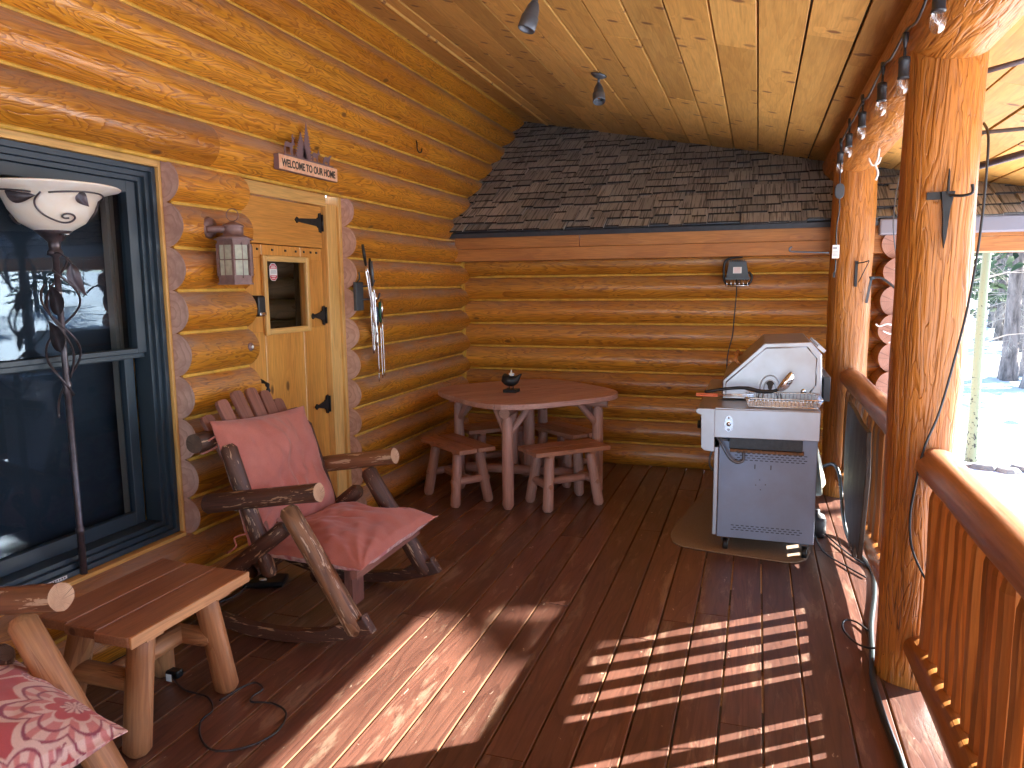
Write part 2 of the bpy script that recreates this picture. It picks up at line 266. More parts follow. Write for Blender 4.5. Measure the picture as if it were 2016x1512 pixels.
# ------------------------------------------------------------------ mesh builder
class MB:
    def __init__(s): s.v=[];s.f=[];s.mi=[];s.g=[];s.r=[];s.c=None;s.sm=[]
    def add(s,vs,fs,mi=0,g=None,rnd=None,smooth=False):
        o=len(s.v); s.v+= [tuple(x) for x in vs]
        if g is None: g=[tuple(x) for x in vs]
        s.g+=[tuple(x) for x in g]; r=random.random() if rnd is None else rnd
        s.r+=[r]*len(vs)
        for f in fs: s.f.append(tuple(i+o for i in f)); s.mi.append(mi); s.sm.append(smooth)
        return s
    def box(s,lo,hi,ax=0,rnd=None,mi=0,rot=None,piv=None,jit=0):
        x0,y0,z0=lo;x1,y1,z1=hi
        vs=[Vector((x,y,z)) for z in (z0,z1) for y in (y0,y1) for x in (x0,x1)]
        off=(random.uniform(-50,50),random.uniform(-9,9),random.uniform(-9,9))
        g=[]
        for v in vs:
            a=[v[ax],v[(ax+1)%3],v[(ax+2)%3]]; g.append((a[0]+off[0],a[1]+off[1],a[2]+off[2]))
        if rot is not None:
            pv=Vector(piv) if piv is not None else (Vector(lo)+Vector(hi))/2
            vs=[rot@(v-pv)+pv for v in vs]
        return s.add(vs,[(0,2,3,1),(4,5,7,6),(0,1,5,4),(2,6,7,3),(0,4,6,2),(1,3,7,5)],mi,g,rnd)
    def obox(s,c,ex,ey,ez,dx,dy,dz,ax=0,rnd=None,mi=0):
        # oriented box: centre, unit axes, half sizes
        off=(random.uniform(-50,50),random.uniform(-9,9),random.uniform(-9,9)); vs=[];g=[]
        for k in (-1,1):
            for j in (-1,1):
                for i in (-1,1):
                    vs.append(Vector(c)+Vector(ex)*dx*i+Vector(ey)*dy*j+Vector(ez)*dz*k)
                    l=[dx*i,dy*j,dz*k]; g.append((l[ax]+off[0],l[(ax+1)%3]+off[1],l[(ax+2)%3]+off[2]))
        return s.add(vs,[(0,2,3,1),(4,5,7,6),(0,1,5,4),(2,6,7,3),(0,4,6,2),(1,3,7,5)],mi,g,rnd)
    def log(s,p0,p1,r0,r1=None,n=20,seg=None,wob=.03,seed=None,cap=True,cham=0,rnd=None,sx=1,sy=1,up=None,capmi=1,knob=.0):
        p0=Vector(p0);p1=Vector(p1); r1=r0 if r1 is None else r1; d=p1-p0; Ln=d.length; ez=d/Ln
        a=Vector(up) if up else (Vector((0,0,1)) if abs(ez.z)<.9 else Vector((1,0,0)))
        ex=(a-ez*a.dot(ez)).normalized(); ey=ez.cross(ex); seed=random.uniform(0,100) if seed is None else seed
        seg=seg or max(2,int(Ln/.12)); off=(random.uniform(-50,50),random.uniform(-9,9),random.uniform(-9,9))
        ts=[i/seg for i in range(seg+1)]; sc_=[1]*(seg+1)
        if cham:
            c=cham/Ln; ts=[0,c]+[c+(1-2*c)*i/seg for i in range(1,seg)]+[1-c,1]; sc_=[.62,1]+[1]*(seg-1)+[1,.62]
        vs=[];g=[];fs=[]
        for t,k in zip(ts,sc_):
            r=(r0+(r1-r0)*t)*k
            for j in range(n):
                th=2*math.pi*j/n; q=Vector((math.cos(th),math.sin(th),0))
                w=1+wob*noise.noise(Vector((q.x*1.2+seed,q.y*1.2,t*Ln*2.2)))*1.6+knob*max(0,noise.noise(Vector((q.x*2.2+seed,q.y*2.2,t*Ln*6))))*2
                P=p0+d*t+ex*q.x*r*w*sx+ey*q.y*r*w*sy
                vs.append(P); g.append((t*Ln+off[0],q.x*r*w+off[1],q.y*r*w+off[2]))
        m=len(ts)
        for i in range(m-1):
            for j in range(n):
                k=(j+1)%n; fs.append((i*n+j,i*n+k,(i+1)*n+k,(i+1)*n+j))
        rr=random.random() if rnd is None else rnd
        s.add(vs,fs,0,g,rr,True)
        if cap:
            for i,fl in ((0,True),(m-1,False)):
                ring=vs[i*n:(i+1)*n]; c=sum(ring,Vector())/n; ctr=p0+d*ts[i]
                V=ring+[c]; G=[(seed,(x-ctr).dot(ex)+.008,(x-ctr).dot(ey)-.006) for x in V]
                F=[((j+1)%n,j,n) if fl else (j,(j+1)%n,n) for j in range(n)]
                s.add(V,F,capmi,G,rr,False)
        return s
    def tube(s,pts,r,n=8,cap=True,rnd=.5,mi=0,closed=False):
        pts=[Vector(p) for p in pts]; m=len(pts); vs=[];fs=[];g=[]
        t0=(pts[1]-pts[0]).normalized(); a=Vector((0,0,1)) if abs(t0.z)<.9 else Vector((1,0,0)); ex=(a-t0*a.dot(t0)).normalized(); Ls=0
        for i,p in enumerate(pts):
            if closed: t=(pts[(i+1)%m]-pts[i-1]).normalized()
            else: t=(pts[min(i+1,m-1)]-pts[max(i-1,0)]).normalized()
            ex=(ex-t*ex.dot(t)); ex=ex.normalized() if ex.length>1e-6 else Vector((1,0,0)); ey=t.cross(ex)
            rr=r[i] if hasattr(r,'__len__') else r
            if i: Ls+=(p-pts[i-1]).length
            for j in range(n):
                th=2*math.pi*j/n; vs.append(p+ex*math.cos(th)*rr+ey*math.sin(th)*rr); g.append((Ls,math.cos(th)*rr,math.sin(th)*rr))
        for i in range(m if closed else m-1):
            i2=(i+1)%m
            for j in range(n): k=(j+1)%n; fs.append((i*n+j,i*n+k,i2*n+k,i2*n+j))
        if cap and not closed: fs+=[tuple(reversed(range(n))),tuple((m-1)*n+j for j in range(n))]
        return s.add(vs,fs,mi,g,rnd,True)
    def lathe(s,prof,c=(0,0,0),n=32,mi=0,axis=(0,0,1),smooth=True,rnd=.5,sy=1,close=True):
        ez=Vector(axis).normalized(); a=Vector((1,0,0)) if abs(ez.x)<.9 else Vector((0,1,0)); ex=(a-ez*a.dot(ez)).normalized(); ey=ez.cross(ex)
        vs=[];fs=[]; c=Vector(c); m=len(prof)
        for r,z in prof:
            for j in range(n):
                th=2*math.pi*j/n; vs.append(c+ex*r*math.cos(th)+ey*r*math.sin(th)*sy+ez*z)
        for i in range(m-1):
            for j in range(n): k=(j+1)%n; fs.append((i*n+j,i*n+k,(i+1)*n+k,(i+1)*n+j))
        if close:
            if prof[0][0]>1e-5: fs.append(tuple(reversed(range(n))))
            if prof[-1][0]>1e-5: fs.append(tuple((m-1)*n+j for j in range(n)))
        return s.add(vs,fs,mi,None,rnd,smooth)
    def prism(s,poly,o,ex,ey,ez,th,ax=0,rnd=None,mi=0,smooth=False):
        # 2-D polygon in (ex,ey) extruded by th along ez
        o=Vector(o);ex=Vector(ex);ey=Vector(ey);ez=Vector(ez); n=len(poly)
        off=(random.uniform(-50,50),random.uniform(-9,9),random.uniform(-9,9)); vs=[];g=[]
        for k in (0,th):
            for x,y in poly:
                vs.append(o+ex*x+ey*y+ez*k); l=[x,y,k]; g.append((l[ax]+off[0],l[(ax+1)%3]+off[1],l[(ax+2)%3]+off[2]))
        fs=[tuple(reversed(range(n))),tuple(range(n,2*n))]+[(i,(i+1)%n,n+(i+1)%n,n+i) for i in range(n)]
        return s.add(vs,fs,mi,g,rnd,smooth)
    def build(s,name,mats,parent=None,bevel=0,world=True,cols=None,bseg=2):
        me=bpy.data.meshes.new(name)
        off=Vector((0,0,0))
        if parent is not None and world:
            q=parent
            while q is not None: off=off+q.location; q=q.parent
        me.from_pydata([(x-off.x,y-off.y,z-off.z) for x,y,z in s.v],[],s.f)
        mats=mats if isinstance(mats,(list,tuple)) else [mats]
        for m in mats: me.materials.append(m)
        me.polygons.foreach_set('material_index',[min(i,len(mats)-1) for i in s.mi]); me.polygons.foreach_set('use_smooth',s.sm)
        a=me.attributes.new('gco','FLOAT_VECTOR','POINT'); a.data.foreach_set('vector',[c for g in s.g for c in g])
        a=me.attributes.new('rnd','FLOAT','POINT'); a.data.foreach_set('value',s.r)
        if cols:
            a=me.attributes.new('pat','FLOAT_COLOR','POINT'); a.data.foreach_set('color',[x for c in cols for x in (c[0],c[1],c[2],1)])
        me.update(); o=bpy.data.objects.new(name,me); col.objects.link(o)
        if parent is not None: o.parent=parent
        if bevel:
            b=o.modifiers.new('bevel','BEVEL'); b.width=bevel; b.segments=bseg; b.limit_method='ANGLE'; b.angle_limit=R(40)
        return o
def tag(o,label=None,cat=None,group=None,kind=None):
    if label: o['label']=label
    if cat: o['category']=cat
    if group: o['group']=group
    if kind: o['kind']=kind
    return o
def thing(name,label,cat,loc=(0,0,0),rz=0,group=None):
    o=bpy.data.objects.new(name,None); o.empty_display_size=.1; col.objects.link(o); o.location=loc; o.rotation_euler=(0,0,rz)
    return tag(o,label,cat,group)
def copy_tree(o,parent=None):
    c=o.copy(); col.objects.link(c); c.parent=parent
    for ch in list(o.children): copy_tree(ch,c)
    return c
def smooth_path(pts,k=6):
    pts=[Vector(p) for p in pts]; out=[]
    for i in range(len(pts)-1):
        p0=pts[max(i-1,0)];p1=pts[i];p2=pts[i+1];p3=pts[min(i+2,len(pts)-1)]
        for j in range(k):
            t=j/k; out.append(.5*((2*p1)+(-p0+p2)*t+(2*p0-5*p1+4*p2-p3)*t*t+(-p0+3*p1-3*p2+p3)*t**3))
    out.append(pts[-1]); return out

# ================================================================== SETTING
GZ=-.42
gm=MB(); xs=[-120,-60,-30,-12]+[-6+i*.9 for i in range(44)]+[38,50,70,110,200]; ys=[-120,-60,-30,-14]+[-8+i*.9 for i in range(56)]+[48,60,80,120,220]
def gz(x,y):
    d=math.hypot(x-1,y-3); k=max(0,min(1,(d-7)/20)); return GZ+k*.35*noise.noise(Vector((x*.12,y*.12,0)))+min(1,max(0,(d-6)/6))*.06*noise.noise(Vector((x*.7,y*.7,3)))+max(0,(d-30))*.03
gm.add([(x,y,gz(x,y)) for y in ys for x in xs],[(j*len(xs)+i,j*len(xs)+i+1,(j+1)*len(xs)+i+1,(j+1)*len(xs)+i) for j in range(len(ys)-1) for i in range(len(xs)-1)],smooth=True)
tag(gm.build('snow_ground',M['snow']),kind='structure')
sm_=MB(); sm_.box((-2.6,-6.5,GZ-.02),(.55,6.2,GZ+.05)); tag(sm_.build('soil',M['soil']),kind='structure')

# deck
d=MB(); gap=.008; pitch=.1437; x=.21-pitch*19
while x<.74:
    ylist=[-6.5]; 
    yy=-6.5+random.uniform(.5,3.0)
    while yy<5.6: ylist.append(yy); yy+=random.choice([2.4,3.0,3.6,3.1])
    ylist.append(6.1)
    for a,b in zip(ylist[:-1],ylist[1:]):
        d.box((x+gap/2,a+.0015,-.036),(x+pitch-gap/2,b-.0015,random.uniform(-.0012,.0006)),ax=1); d.mi[-1]=d.mi[-2]=1
    x+=pitch
tag(d.build('deck',[M['deck'],M['raw']],bevel=.003),kind='structure')
j=MB()
for k in range(21): j.box((-2.55,-6.1+k*.6,-.19),(.70,-6.1+k*.6+.04,-.038),ax=0)
j.box((.70,-6.5,-.22),(.735,6.1,-.038),ax=1); j.box((-2.55,5.93,-.45),(.95,6.30,-.0365),ax=0)  # last box: added unseen skirt that blocks light leaking through the deck gaps
tag(j.build('deck_frame',M['side_edge']),kind='structure')

# ---- left log wall
ZS=[-.02,.19,.37,.54,.72,.91,1.105,1.30,1.49,1.68,1.875,2.055,2.265,2.455,2.645,2.86,3.065,3.27]
XW=-2.5
wall=thing('log_wall','long golden log wall with the door and the big window','wall',(XW,2,0))
def hole(z0,z1):
    segs=[(-6.5,8.1)]
    zc=(z0+z1)/2
    def cut(segs,a,b):
        out=[]
        for s,e in segs:
            if b<=s or a>=e: out.append((s,e)); continue
            if s<a: out.append((s,a))
            if b<e: out.append((b,e))
        return out
    if .37<zc<2.04: segs=cut(segs,.75,2.674)
    if zc<2.04: segs=cut(segs,3.15,4.15)
    return segs
ch=MB(); joints={11:[2.93],12:[3.42],13:[5.3],14:[4.9]}
for i,(a,b) in enumerate(zip(ZS[:-1],ZS[1:])):
    zc=(a+b)/2; rr=(b-a)/2+.004
    for s,e in hole(a,b):
        l=MB(); cuts=[s]+[q for q in joints.get(i,[]) if s<q<e]+[e]
        for p,q in zip(cuts[:-1],cuts[1:]):
            l.log((XW,p,zc),(XW,q,zc),rr,rr,n=28,seg=max(3,int((q-p)/.25)),wob=.012,sy=1.1,sx=1)
        for q in cuts[1:-1]:
            ch.tube([(XW+math.sin(t)*(rr+.001),q+.004*math.sin(t*5),zc+math.cos(t)*(rr+.001)) for t in [R(10+k*16) for k in range(11)]],.004,6)
        l.build('log',[M['log'],M['log_end']],wall)
        if zc>.2 and i<len(ZS)-1:
            pts=[]; y=s+.01
            while y<e: pts.append((XW+.043+.003*noise.noise(Vector((y*3,i,0))),y,a+.003*noise.noise(Vector((y*4,i,5))))); y+=.15
            pts.append((XW+.043,e-.01,a)); ch.tube(pts,.0105,8)
ch.build('chinking',M['chink'],wall)
tr=MB(); tr.box((XW-.12,-6.5,0),(XW-.06,.74,3.3),ax=1); tr.box((XW-.12,4.2,0),(XW-.06,8,3.3),ax=1); tr.box((XW-.12,2.72,0),(XW-.06,3.13,3.3),ax=1); tr.box((XW-.12,.75,2.10),(XW-.06,4.2,3.3),ax=1)
tr.build('backing_board',M['log'],wall)
# window
win=MB()
win.box((-2.72,2.655,.36),(-2.487,2.671,2.055),ax=2); win.box((-2.72,.75,2.022),(-2.487,2.655,2.055),ax=1); win.box((-2.72,.75,.36),(-2.47,2.655,.385),ax=1)
wino=win.build('window_trim',M['trim'],wall,bevel=.003)
win=MB()
def frame(mb,y0,y1,z0,z1,wd,x0,x1,wb=None,wt=None):
    wb=wb or wd; wt=wt or wd
    mb.box((x0,y0,z0),(x1,y0+wd,z1),ax=2); mb.box((x0,y1-wd,z0),(x1,y1,z1),ax=2)
    mb.box((x0,y0+wd,z0),(x1,y1-wd,z0+wb),ax=1); mb.box((x0,y0+wd,z1-wt),(x1,y1-wd,z1),ax=1)
frame(win,.80,2.652,.387,2.020,.022,-2.62,-2.502); frame(win,.822,2.630,.409,1.998,.022,-2.62,-2.520); frame(win,.844,2.608,.431,1.976,.020,-2.63,-2.538)
wf=win.build('window',M['winframe'],wall,bevel=.002); 
sa=MB(); frame(sa,.866,2.586,1.222,1.955,.05,-2.60,-2.552,wb=.022); sa.build('upper_sash',M['winframe'],wf,bevel=.003)
sa=MB(); frame(sa,.866,2.560,.452,1.215,.05,-2.64,-2.606,wt=.022,wb=.06); sa.box((-2.606,.866,1.200),(-2.566,2.586,1.2215),ax=1); sa.build('lower_sash',M['winframe'],wf,bevel=.003)
g=MB(); g.box((-2.584,.91,1.24),(-2.580,2.54,1.91)); g.box((-2.628,.91,.508),(-2.624,2.515,1.195)); g.build('pane',M['glass'],wf)
g=MB(); g.box((-2.735,.6,.3),(-2.722,2.8,2.1)); g.build('dark_room_sheet',M['dark_room'],wf)  # opaque sheet stands in for the unlit room, blue imitating haze on glass
g=MB(); 
for k in range(4): g.box((-2.70,2.535+k*.012,.46),(-2.668-.006*(k%2),2.545+k*.012,1.96),ax=2)
g.build('curtain',M['curtain'],wf)
g=MB(); g.box((-2.5015,1.97,.393),(-2.4995,2.055,.405)); g.build('sticker',M['paper'],wf)
g=MB()
for k in range(7): g.box((-2.4994,1.975+k*.011,.396),(-2.4990,1.975+k*.011+.006,.402))
g.build('sticker_print',M['ink'],wf)

# door
dr=MB(); FX=-2.49
dr.box((-2.70,4.0,0),(FX-.012,4.115,2.0),ax=2); dr.box((-2.62,4.117,0),(FX+.004,4.15,2.055),ax=2); dr.box((-2.70,3.15,1.985),(FX-.012,4.0,2.052),ax=1,mi=0)
dr.box((-2.70,3.15,0),(FX-.02,3.19,1.985),ax=2); dr.box((-2.70,3.19,.0),(FX-.02,4.0,.03),ax=1)
dt=dr.build('door_trim',M['trim'],wall,bevel=.003)
DX=-2.535
dd=MB(); ex,ey,ez=(0,1,0),(0,0,1),(1,0,0)
dd.box((DX-.045,3.193,1.735),(DX,3.995,1.982),ax=1,rnd=.55)      # top rail board
PY0,PY1,PZ0,PZ1=3.41,3.80,1.262,1.655
for a,b,r_ in ((3.193,3.405,.75),(3.413,3.765,.9),(3.775,3.995,.6)):
    for z0,z1 in ((.035,PZ0-.002),(PZ1+.002,1.731)): dd.box((DX-.045,a,z0),(DX-.006,b,z1),ax=2,rnd=r_)
dd.box((DX-.045,3.193,PZ0-.002),(DX-.006,PY0-.001,PZ1+.002),ax=2,rnd=.75); dd.box((DX-.045,PY1+.001,PZ0-.002),(DX-.006,3.995,PZ1+.002),ax=2,rnd=.6)
door=dd.build('door',M['door'],wall,bevel=.003)
gr=MB()
for y in (3.409,3.770):
    gr.box((DX-.04,y-.0045,.035),(DX-.0095,y+.0045,PZ0),ax=2); gr.box((DX-.04,y-.0045,PZ1),(DX-.0095,y+.0045,1.731),ax=2)
gr.build('pale_groove',plain('pale groove filler',(.85,.62,.36),.6,nz=.2,nscale=30),door)
pf=MB(); frame(pf,PY0-.02,PY1+.02,PZ0-.02,PZ1+.02,.034,DX-.004,DX+.018); pf.build('pane_frame',M['trim'],door,bevel=.006)
g=MB(); g.box((DX-.03,PY0+.01,PZ0+.01),(DX-.026,PY1-.01,PZ1-.01)); g.build('pane',M['glass'],door)
g=MB()
for k in range(7): g.log((-2.72,3.2,1.12+k*.125),(-2.72,4.1,1.12+k*.125),.066,n=18,seg=4)
g.box((-2.66,3.865,PZ0-.1),(-2.62,3.89,PZ1+.1),ax=2)
g.build('interior_wall',[M['roomlog'],M['roomlog']],door)
# sticker
def octa(w,h,c=.3): return [(-w*c,-h),(w*c,-h),(w,-h*.62),(w,h*.62),(w*c,h),(-w*c,h),(-w,h*.62),(-w,-h*.62)]
g=MB(); g.prism(octa(.034,.048,.45),(DX-.026,3.530,1.585),(0,1,0),(0,0,1),(1,0,0),.001); st=g.build('window_sticker',M['paper'],door)
g=MB()
g.prism([(-.013,.044),(-.031,.029),(-.031,.018),(.031,.018),(.031,.029),(.013,.044)][::-1],(DX-.0248,3.530,1.585),(0,1,0),(0,0,1),(1,0,0),.0004)
g.prism([(-.013,-.044),(.013,-.044),(.031,-.029),(.031,-.018),(-.031,-.018),(-.031,-.029)],(DX-.0248,3.530,1.585),(0,1,0),(0,0,1),(1,0,0),.0004)
st2=g.build('sticker_band',M['redink'],door)
g=MB()
for k,(w_,z_) in enumerate(((.018,.033),(.022,.024),(.020,-.024),(.014,-.034))): g.box((DX-.0243,3.53-w_/1,1.585+z_-.0022),(DX-.024,3.53+w_/1,1.585+z_+.0022))
g.build('sticker_text',M['paper'],door)
g=MB()
for k in range(4): g.box((DX-.0248,3.507,1.5775+k*.0055),(DX-.0244,3.553,1.5795+k*.0055))
g.build('sticker_print',M['greyink'],door)
# studs
g=MB()
for y in (3.30,3.37,3.50,3.62,3.72,3.80,3.87,3.93): g.obox((DX-.004,y,1.705),(1,0,0),(0,1,0),(0,0,1),.004,.006,.006)
g.build('stud',M['ink'],door)
for z,ln in ((1.885,.27),(1.327,.15),(.775,.15)):
    g=MB(); y1=3.985; y0=y1-ln
    g.prism([(y0,0),(y0+.02,-.018),(y0+.038,-.008),(y0+.05,-.011),(y1-.045,-.022),(y1-.04,-.03),(y1-.03,-.026),(y1-.025,-.055),(y1-.004,-.06),(y1,-.04),(y1,.04),(y1-.004,.06),(y1-.025,.055),(y1-.03,.026),(y1-.04,.03),(y1-.045,.022),(y0+.05,.011),(y0+.038,.008),(y0+.02,.018)],(DX+.001,0,z),(0,1,0),(0,0,1),(1,0,0),.006)
    g.tube([(DX+.010,y1+.004,z-.05),(DX+.010,y1+.004,z+.05)],.007,8); g.build('hinge',M['black'],door)
g=MB(); g.box((DX-.005,3.235,1.35),(DX+.088,3.30,1.46)); lk=g.build('keypad_lock',M['black'],door,bevel=.012)
g=MB(); g.box((DX+.078,3.242,1.356),(DX+.094,3.292,1.372)); g.box((DX+.075,3.296,1.36),(DX+.081,3.3015,1.45)); g.build('lock_cover',M['chrome'],lk,bevel=.002)
g=MB(); hp=[(DX,3.26,.80),(DX+.09,3.26,.82),(DX+.10,3.262,.87),(DX+.10,3.262,.95),(DX+.09,3.26,1.0),(DX,3.26,1.02)]
sp=smooth_path(hp,8); g.tube(sp,[.010+.003*math.sin(i*1.3) for i in range(len(sp))],8); g.box((DX-.004,3.235,.72),(DX+.006,3.285,1.01)); g.build('handle',M['black'],door)
# door bell on the log
g=MB(); g.lathe([(.001,-.01),(.021,-.01),(.021,.006),(.016,.009),(.009,.010),(.009,.013),(.001,.014)],(-2.391,3.08,1.208),20,axis=(1,0,0)); db=g.build('doorbell_plate',M['lantern']); tag(db,'small round bronze doorbell with a pale button on the log','doorbell')
g=MB(); g.lathe([(.001,.012),(.0085,.012),(.008,.017),(.001,.019)],(-2.391,3.08,1.208),16,axis=(1,0,0)); g.build('button',M['white'],db)

# ---- rear log wall
rw=thing('log_wall','rear log wall under the shingled roof, behind the table','wall',(-.8,6.12,0))
YB=6.12; zb=[-.014+.1985*k for k in range(0,10)]; ch=MB()
for k,(a,b) in enumerate(zip(zb[:-1],zb[1:])):
    l=MB(); rr=(b-a)/2+.003; zc=(a+b)/2; l.log((-2.45,YB,zc),(.95,YB,zc),rr,rr,n=28,seg=16,wob=.012,sy=.92); l.build('log',[M['log_back'],M['log_end']],rw)
    if k: 
        pts=[(-2.42+i*.12,YB-.044+.003*noise.noise(Vector((i*.7,k,9))),a+.002*noise.noise(Vector((i*.5,k,2)))) for i in range(28)]; ch.tube(pts,.010,8)
ch.box((-2.452,6.0,.0),(-2.418,YB-.03,1.8),ax=2)
ch.build('chinking',M['chink'],rw)
for k,(a,b) in enumerate(zip(zb[:-1],zb[1:])):
    l=MB(); zc=(a+b)/2+.09 ; xo=.925+.008*math.sin(k*2.1)
    l.log((xo,5.74+.02*math.sin(k*3.3),zc),(xo,7.6,zc),.108,.108,n=28,seg=8,wob=.03); l.build('corner_log',[M['log_back'],M['cut_red']],rw)
b=MB(); b.box((-2.45,YB+.03,0),(.9,YB+.06,1.9)); b.build('backing_board',M['log_back'],rw)

# ---- wing roof
wr=thing('shingle_roof','dark brown shingled lower roof meeting the log wall','roof',(-.5,5.8,1.9))
def rz(y): return 1.94+.619*(y-5.74)
sn=Vector((0,-.619,1)).normalized(); su=Vector((0,1,.619)).normalized()
s_=MB(); base_=MB(); base_.obox(Vector((.1,7.1,rz(7.1)))-sn*.03,(1,0,0),su,sn,2.7,1.62,.02); base_.build('roof_deck',M['darkgrey'],wr)
row=0; t=-.02
while t<3.05:
    x=-2.62-random.uniform(0,.1)
    while x<2.75:
        wd=random.choice([.11,.14,.17,.2,.23]); k=random.choice([0,.02,.04,.06]); c=Vector((x+wd/2,5.745,rz(5.745)))+su*(t+.09-k*.5)+sn*(.008+.006*random.random()+(.014 if k else 0))
        tilt=Quaternion((1,0,0),R(-4.5)); e2=tilt@su; e3=tilt@sn
        s_.obox(c,(1,0,0),e2,e3,wd/2-.003,.098+k*.5,.0065,ax=0); s_.mi[-4]=1; x+=wd  # butt faces painted black as the shadow line under each shingle
    t+=.132; row+=1
s_.build('shingles',[M['shingle'],M['black']],wr,bevel=.0015,bseg=1)
f_=MB(); f_.box((-2.55,5.775,1.905),(2.75,5.80,1.945)); f_.box((-2.55,5.755,1.925),(2.75,5.79,1.945)); f_.build('drip_edge',M['drip'],wr,bevel=.002)
f_=MB(); f_.box((-2.41,5.80,1.80),(-1.35,5.83,1.905),ax=0); f_.box((-1.345,5.80,1.80),(2.75,5.83,1.905),ax=0); f_.build('upper_fascia_board',M['fascia'],wr,bevel=.002)
f_=MB(); f_.box((-2.42,5.812,1.70),(2.75,5.845,1.798),ax=0); f_.box((-2.41,5.845,1.70),(2.75,6.15,1.715),ax=0); f_.build('lower_fascia_board',M['fascia'],wr,bevel=.002)
f_=MB(); f_.box((.78,5.70,1.82),(2.75,5.77,1.93)); f_.build('gutter',plain('pale violet gutter',(.20,.19,.225),.4,.3),wr,bevel=.012)

# ---- porch roof
pr=thing('porch_roof','sloping porch roof with knotty pine board ceiling','roof',(-.5,2,2.7))
def cz(x): return 3.236-.262*(x+2.5)
cd=Vector((1,0,-.262)).normalized(); cn=Vector((.262,0,1)).normalized()
c_=MB(); x=-2.56
while x<1.78:
    wd=.194; ys=[-6.5]; yy=-6.5+random.uniform(1,4)
    while yy<7.5: ys.append(yy); yy+=random.choice([2.6,3.2,4.1])
    ys.append(8.1)
    if x+wd>1.80: break
    for a,b in zip(ys[:-1],ys[1:]):
        xc=x+wd/2; dz=random.uniform(-.002,.003); c_.obox(Vector((xc,(a+b)/2,cz(xc)))+cn*(.0125+dz),cd,(0,1,0),cn,wd/2*1.034-.0052,(b-a)/2-.0012,.0125,ax=1)
    x+=wd
c_.build('ceiling_boards',M['ceil'],pr,bevel=.002,bseg=1)
c_=MB(); xc=-.39; c_.obox(Vector((xc,.8,cz(xc)))+cn*.075,cd,(0,1,0),cn,2.26,7.3,.045); c_.build('roof_sheathing',M['black'],pr)
c_=MB(); c_.box((1.755,-6.5,2.068),(1.79,8.1,2.20),ax=1); c_.build('eave_fascia',M['fascia'],pr)
c_=MB(); c_.tube([(-2.10,-3+.5*i,cz(-2.10)-.006+.002*math.sin(i*2)) for i in range(23)],.012,8); c_.build('round_trim',M['ceil'],pr)
c_=MB(); c_.tube([(-2.39,-3+.5*i,cz(-2.39)-.004) for i in range(22)],.010,8); c_.build('caulk_line',M['chink'],pr)
# beam
bm=MB(); bm.log((.60,-6.5,2.375),(.60,7.2,2.375),.158,.150,n=36,seg=60,wob=.03,knob=.01); tag(bm.build('porch_beam',[M['column'],M['cut_red']]),'round log beam under the ceiling, carrying the string lights','beam')
# columns
for (x,y,r0,r1,lab) in ((.592,3.01,.112,.122,'thick nearest porch column with the iron hook and cord'),(.605,5.62,.128,.138,'farther porch column beside the grill'),(.60,.15,.115,.12,'porch column just outside the right edge')):
    if y<1: continue
    c=MB(); c.log((x,y,.0),(x,y,2.30),r0,r1,n=44,seg=44,wob=.035,cap=False,knob=.02)
    tag(c.build('porch_column',[M['column'],M['cut_red']]),lab,'column',group='round log porch columns')

# railings
def railing(y0,y1,label,seed,pt=.1435,hw=(.034,.042)):
    random.seed(seed)
    t=thing('porch_railing',label,'railing',(.62,(y0+y1)/2,0),group='log railings between columns')
    m_=MB(); m_.log((.622,y0,.862),(.622,y1,.852),.068,.064,n=28,seg=18,wob=.06,knob=.03); m_.build('top_rail',[M['rail'],M['cut_red']],t)
    m_=MB(); m_.log((.605,y0,.165),(.605,y1,.165),.052,.050,n=20,seg=14,wob=.08); m_.build('bottom_rail',[M['baluster'],M['cut_red']],t)
    y=y1-.09
    while y>y0+.05:
        b=MB(); wd=random.uniform(*hw); lean=random.uniform(-.008,.008); n=14; prof=[]
        ph=random.uniform(0,9); xj=.014+random.uniform(-.008,.010); off=(random.uniform(-50,50),random.uniform(-5,5),random.uniform(-5,5)); zs=[.165+.635*i/n for i in range(n+1)]
        vs=[];g_=[]
        for i,z in enumerate(zs):
            k=1+.16*noise.noise(Vector((z*4,ph,0))); k*= .72 if i==n else 1
            w_=wd*k; cy=y+lean*(z-.45)+.005*noise.noise(Vector((z*3,ph,4)))
            sec=[(-w_,.0),(-w_*.93,.013),(-w_*.5,.030*k),(w_*.1,.036*k),(w_*.7,.026*k),(w_,.008),(w_*.98,-.004)]
            for a_,b_ in sec: vs.append((.612-b_+xj,cy+a_,z)); g_.append((z+off[0],a_+off[1],b_+off[2]))
        m=len(sec); fs=[(i*m+j,i*m+(j+1)%m,(i+1)*m+(j+1)%m,(i+1)*m+j) for i in range(n) for j in range(m)]+[tuple(range(m))[::-1],tuple(n*m+j for j in range(m))]
        b.add(vs,fs,0,g_,None,False); b.build('baluster',M['baluster'],t)
        y-=pt+random.uniform(-.006,.006)
    return t
railing(-3.6,2.90,'near porch railing running out of the right edge',3,.101,(.034,.039))
railing(3.12,5.50,'far porch railing between the two columns',5)
random.seed(11)

# ================================================================== FURNITURE
def clip(poly,nx,ny,c):   # keep nx*x+ny*y<=c
    out=[]
    for i in range(len(poly)):
        a=poly[i];b=poly[(i+1)%len(poly)]; da=nx*a[0]+ny*a[1]-c; db=nx*b[0]+ny*b[1]-c
        if da<=0: out.append(a)
        if (da<0<db) or (db<0<da): t=da/(da-db); out.append((a[0]+(b[0]-a[0])*t,a[1]+(b[1]-a[1])*t))
    return out
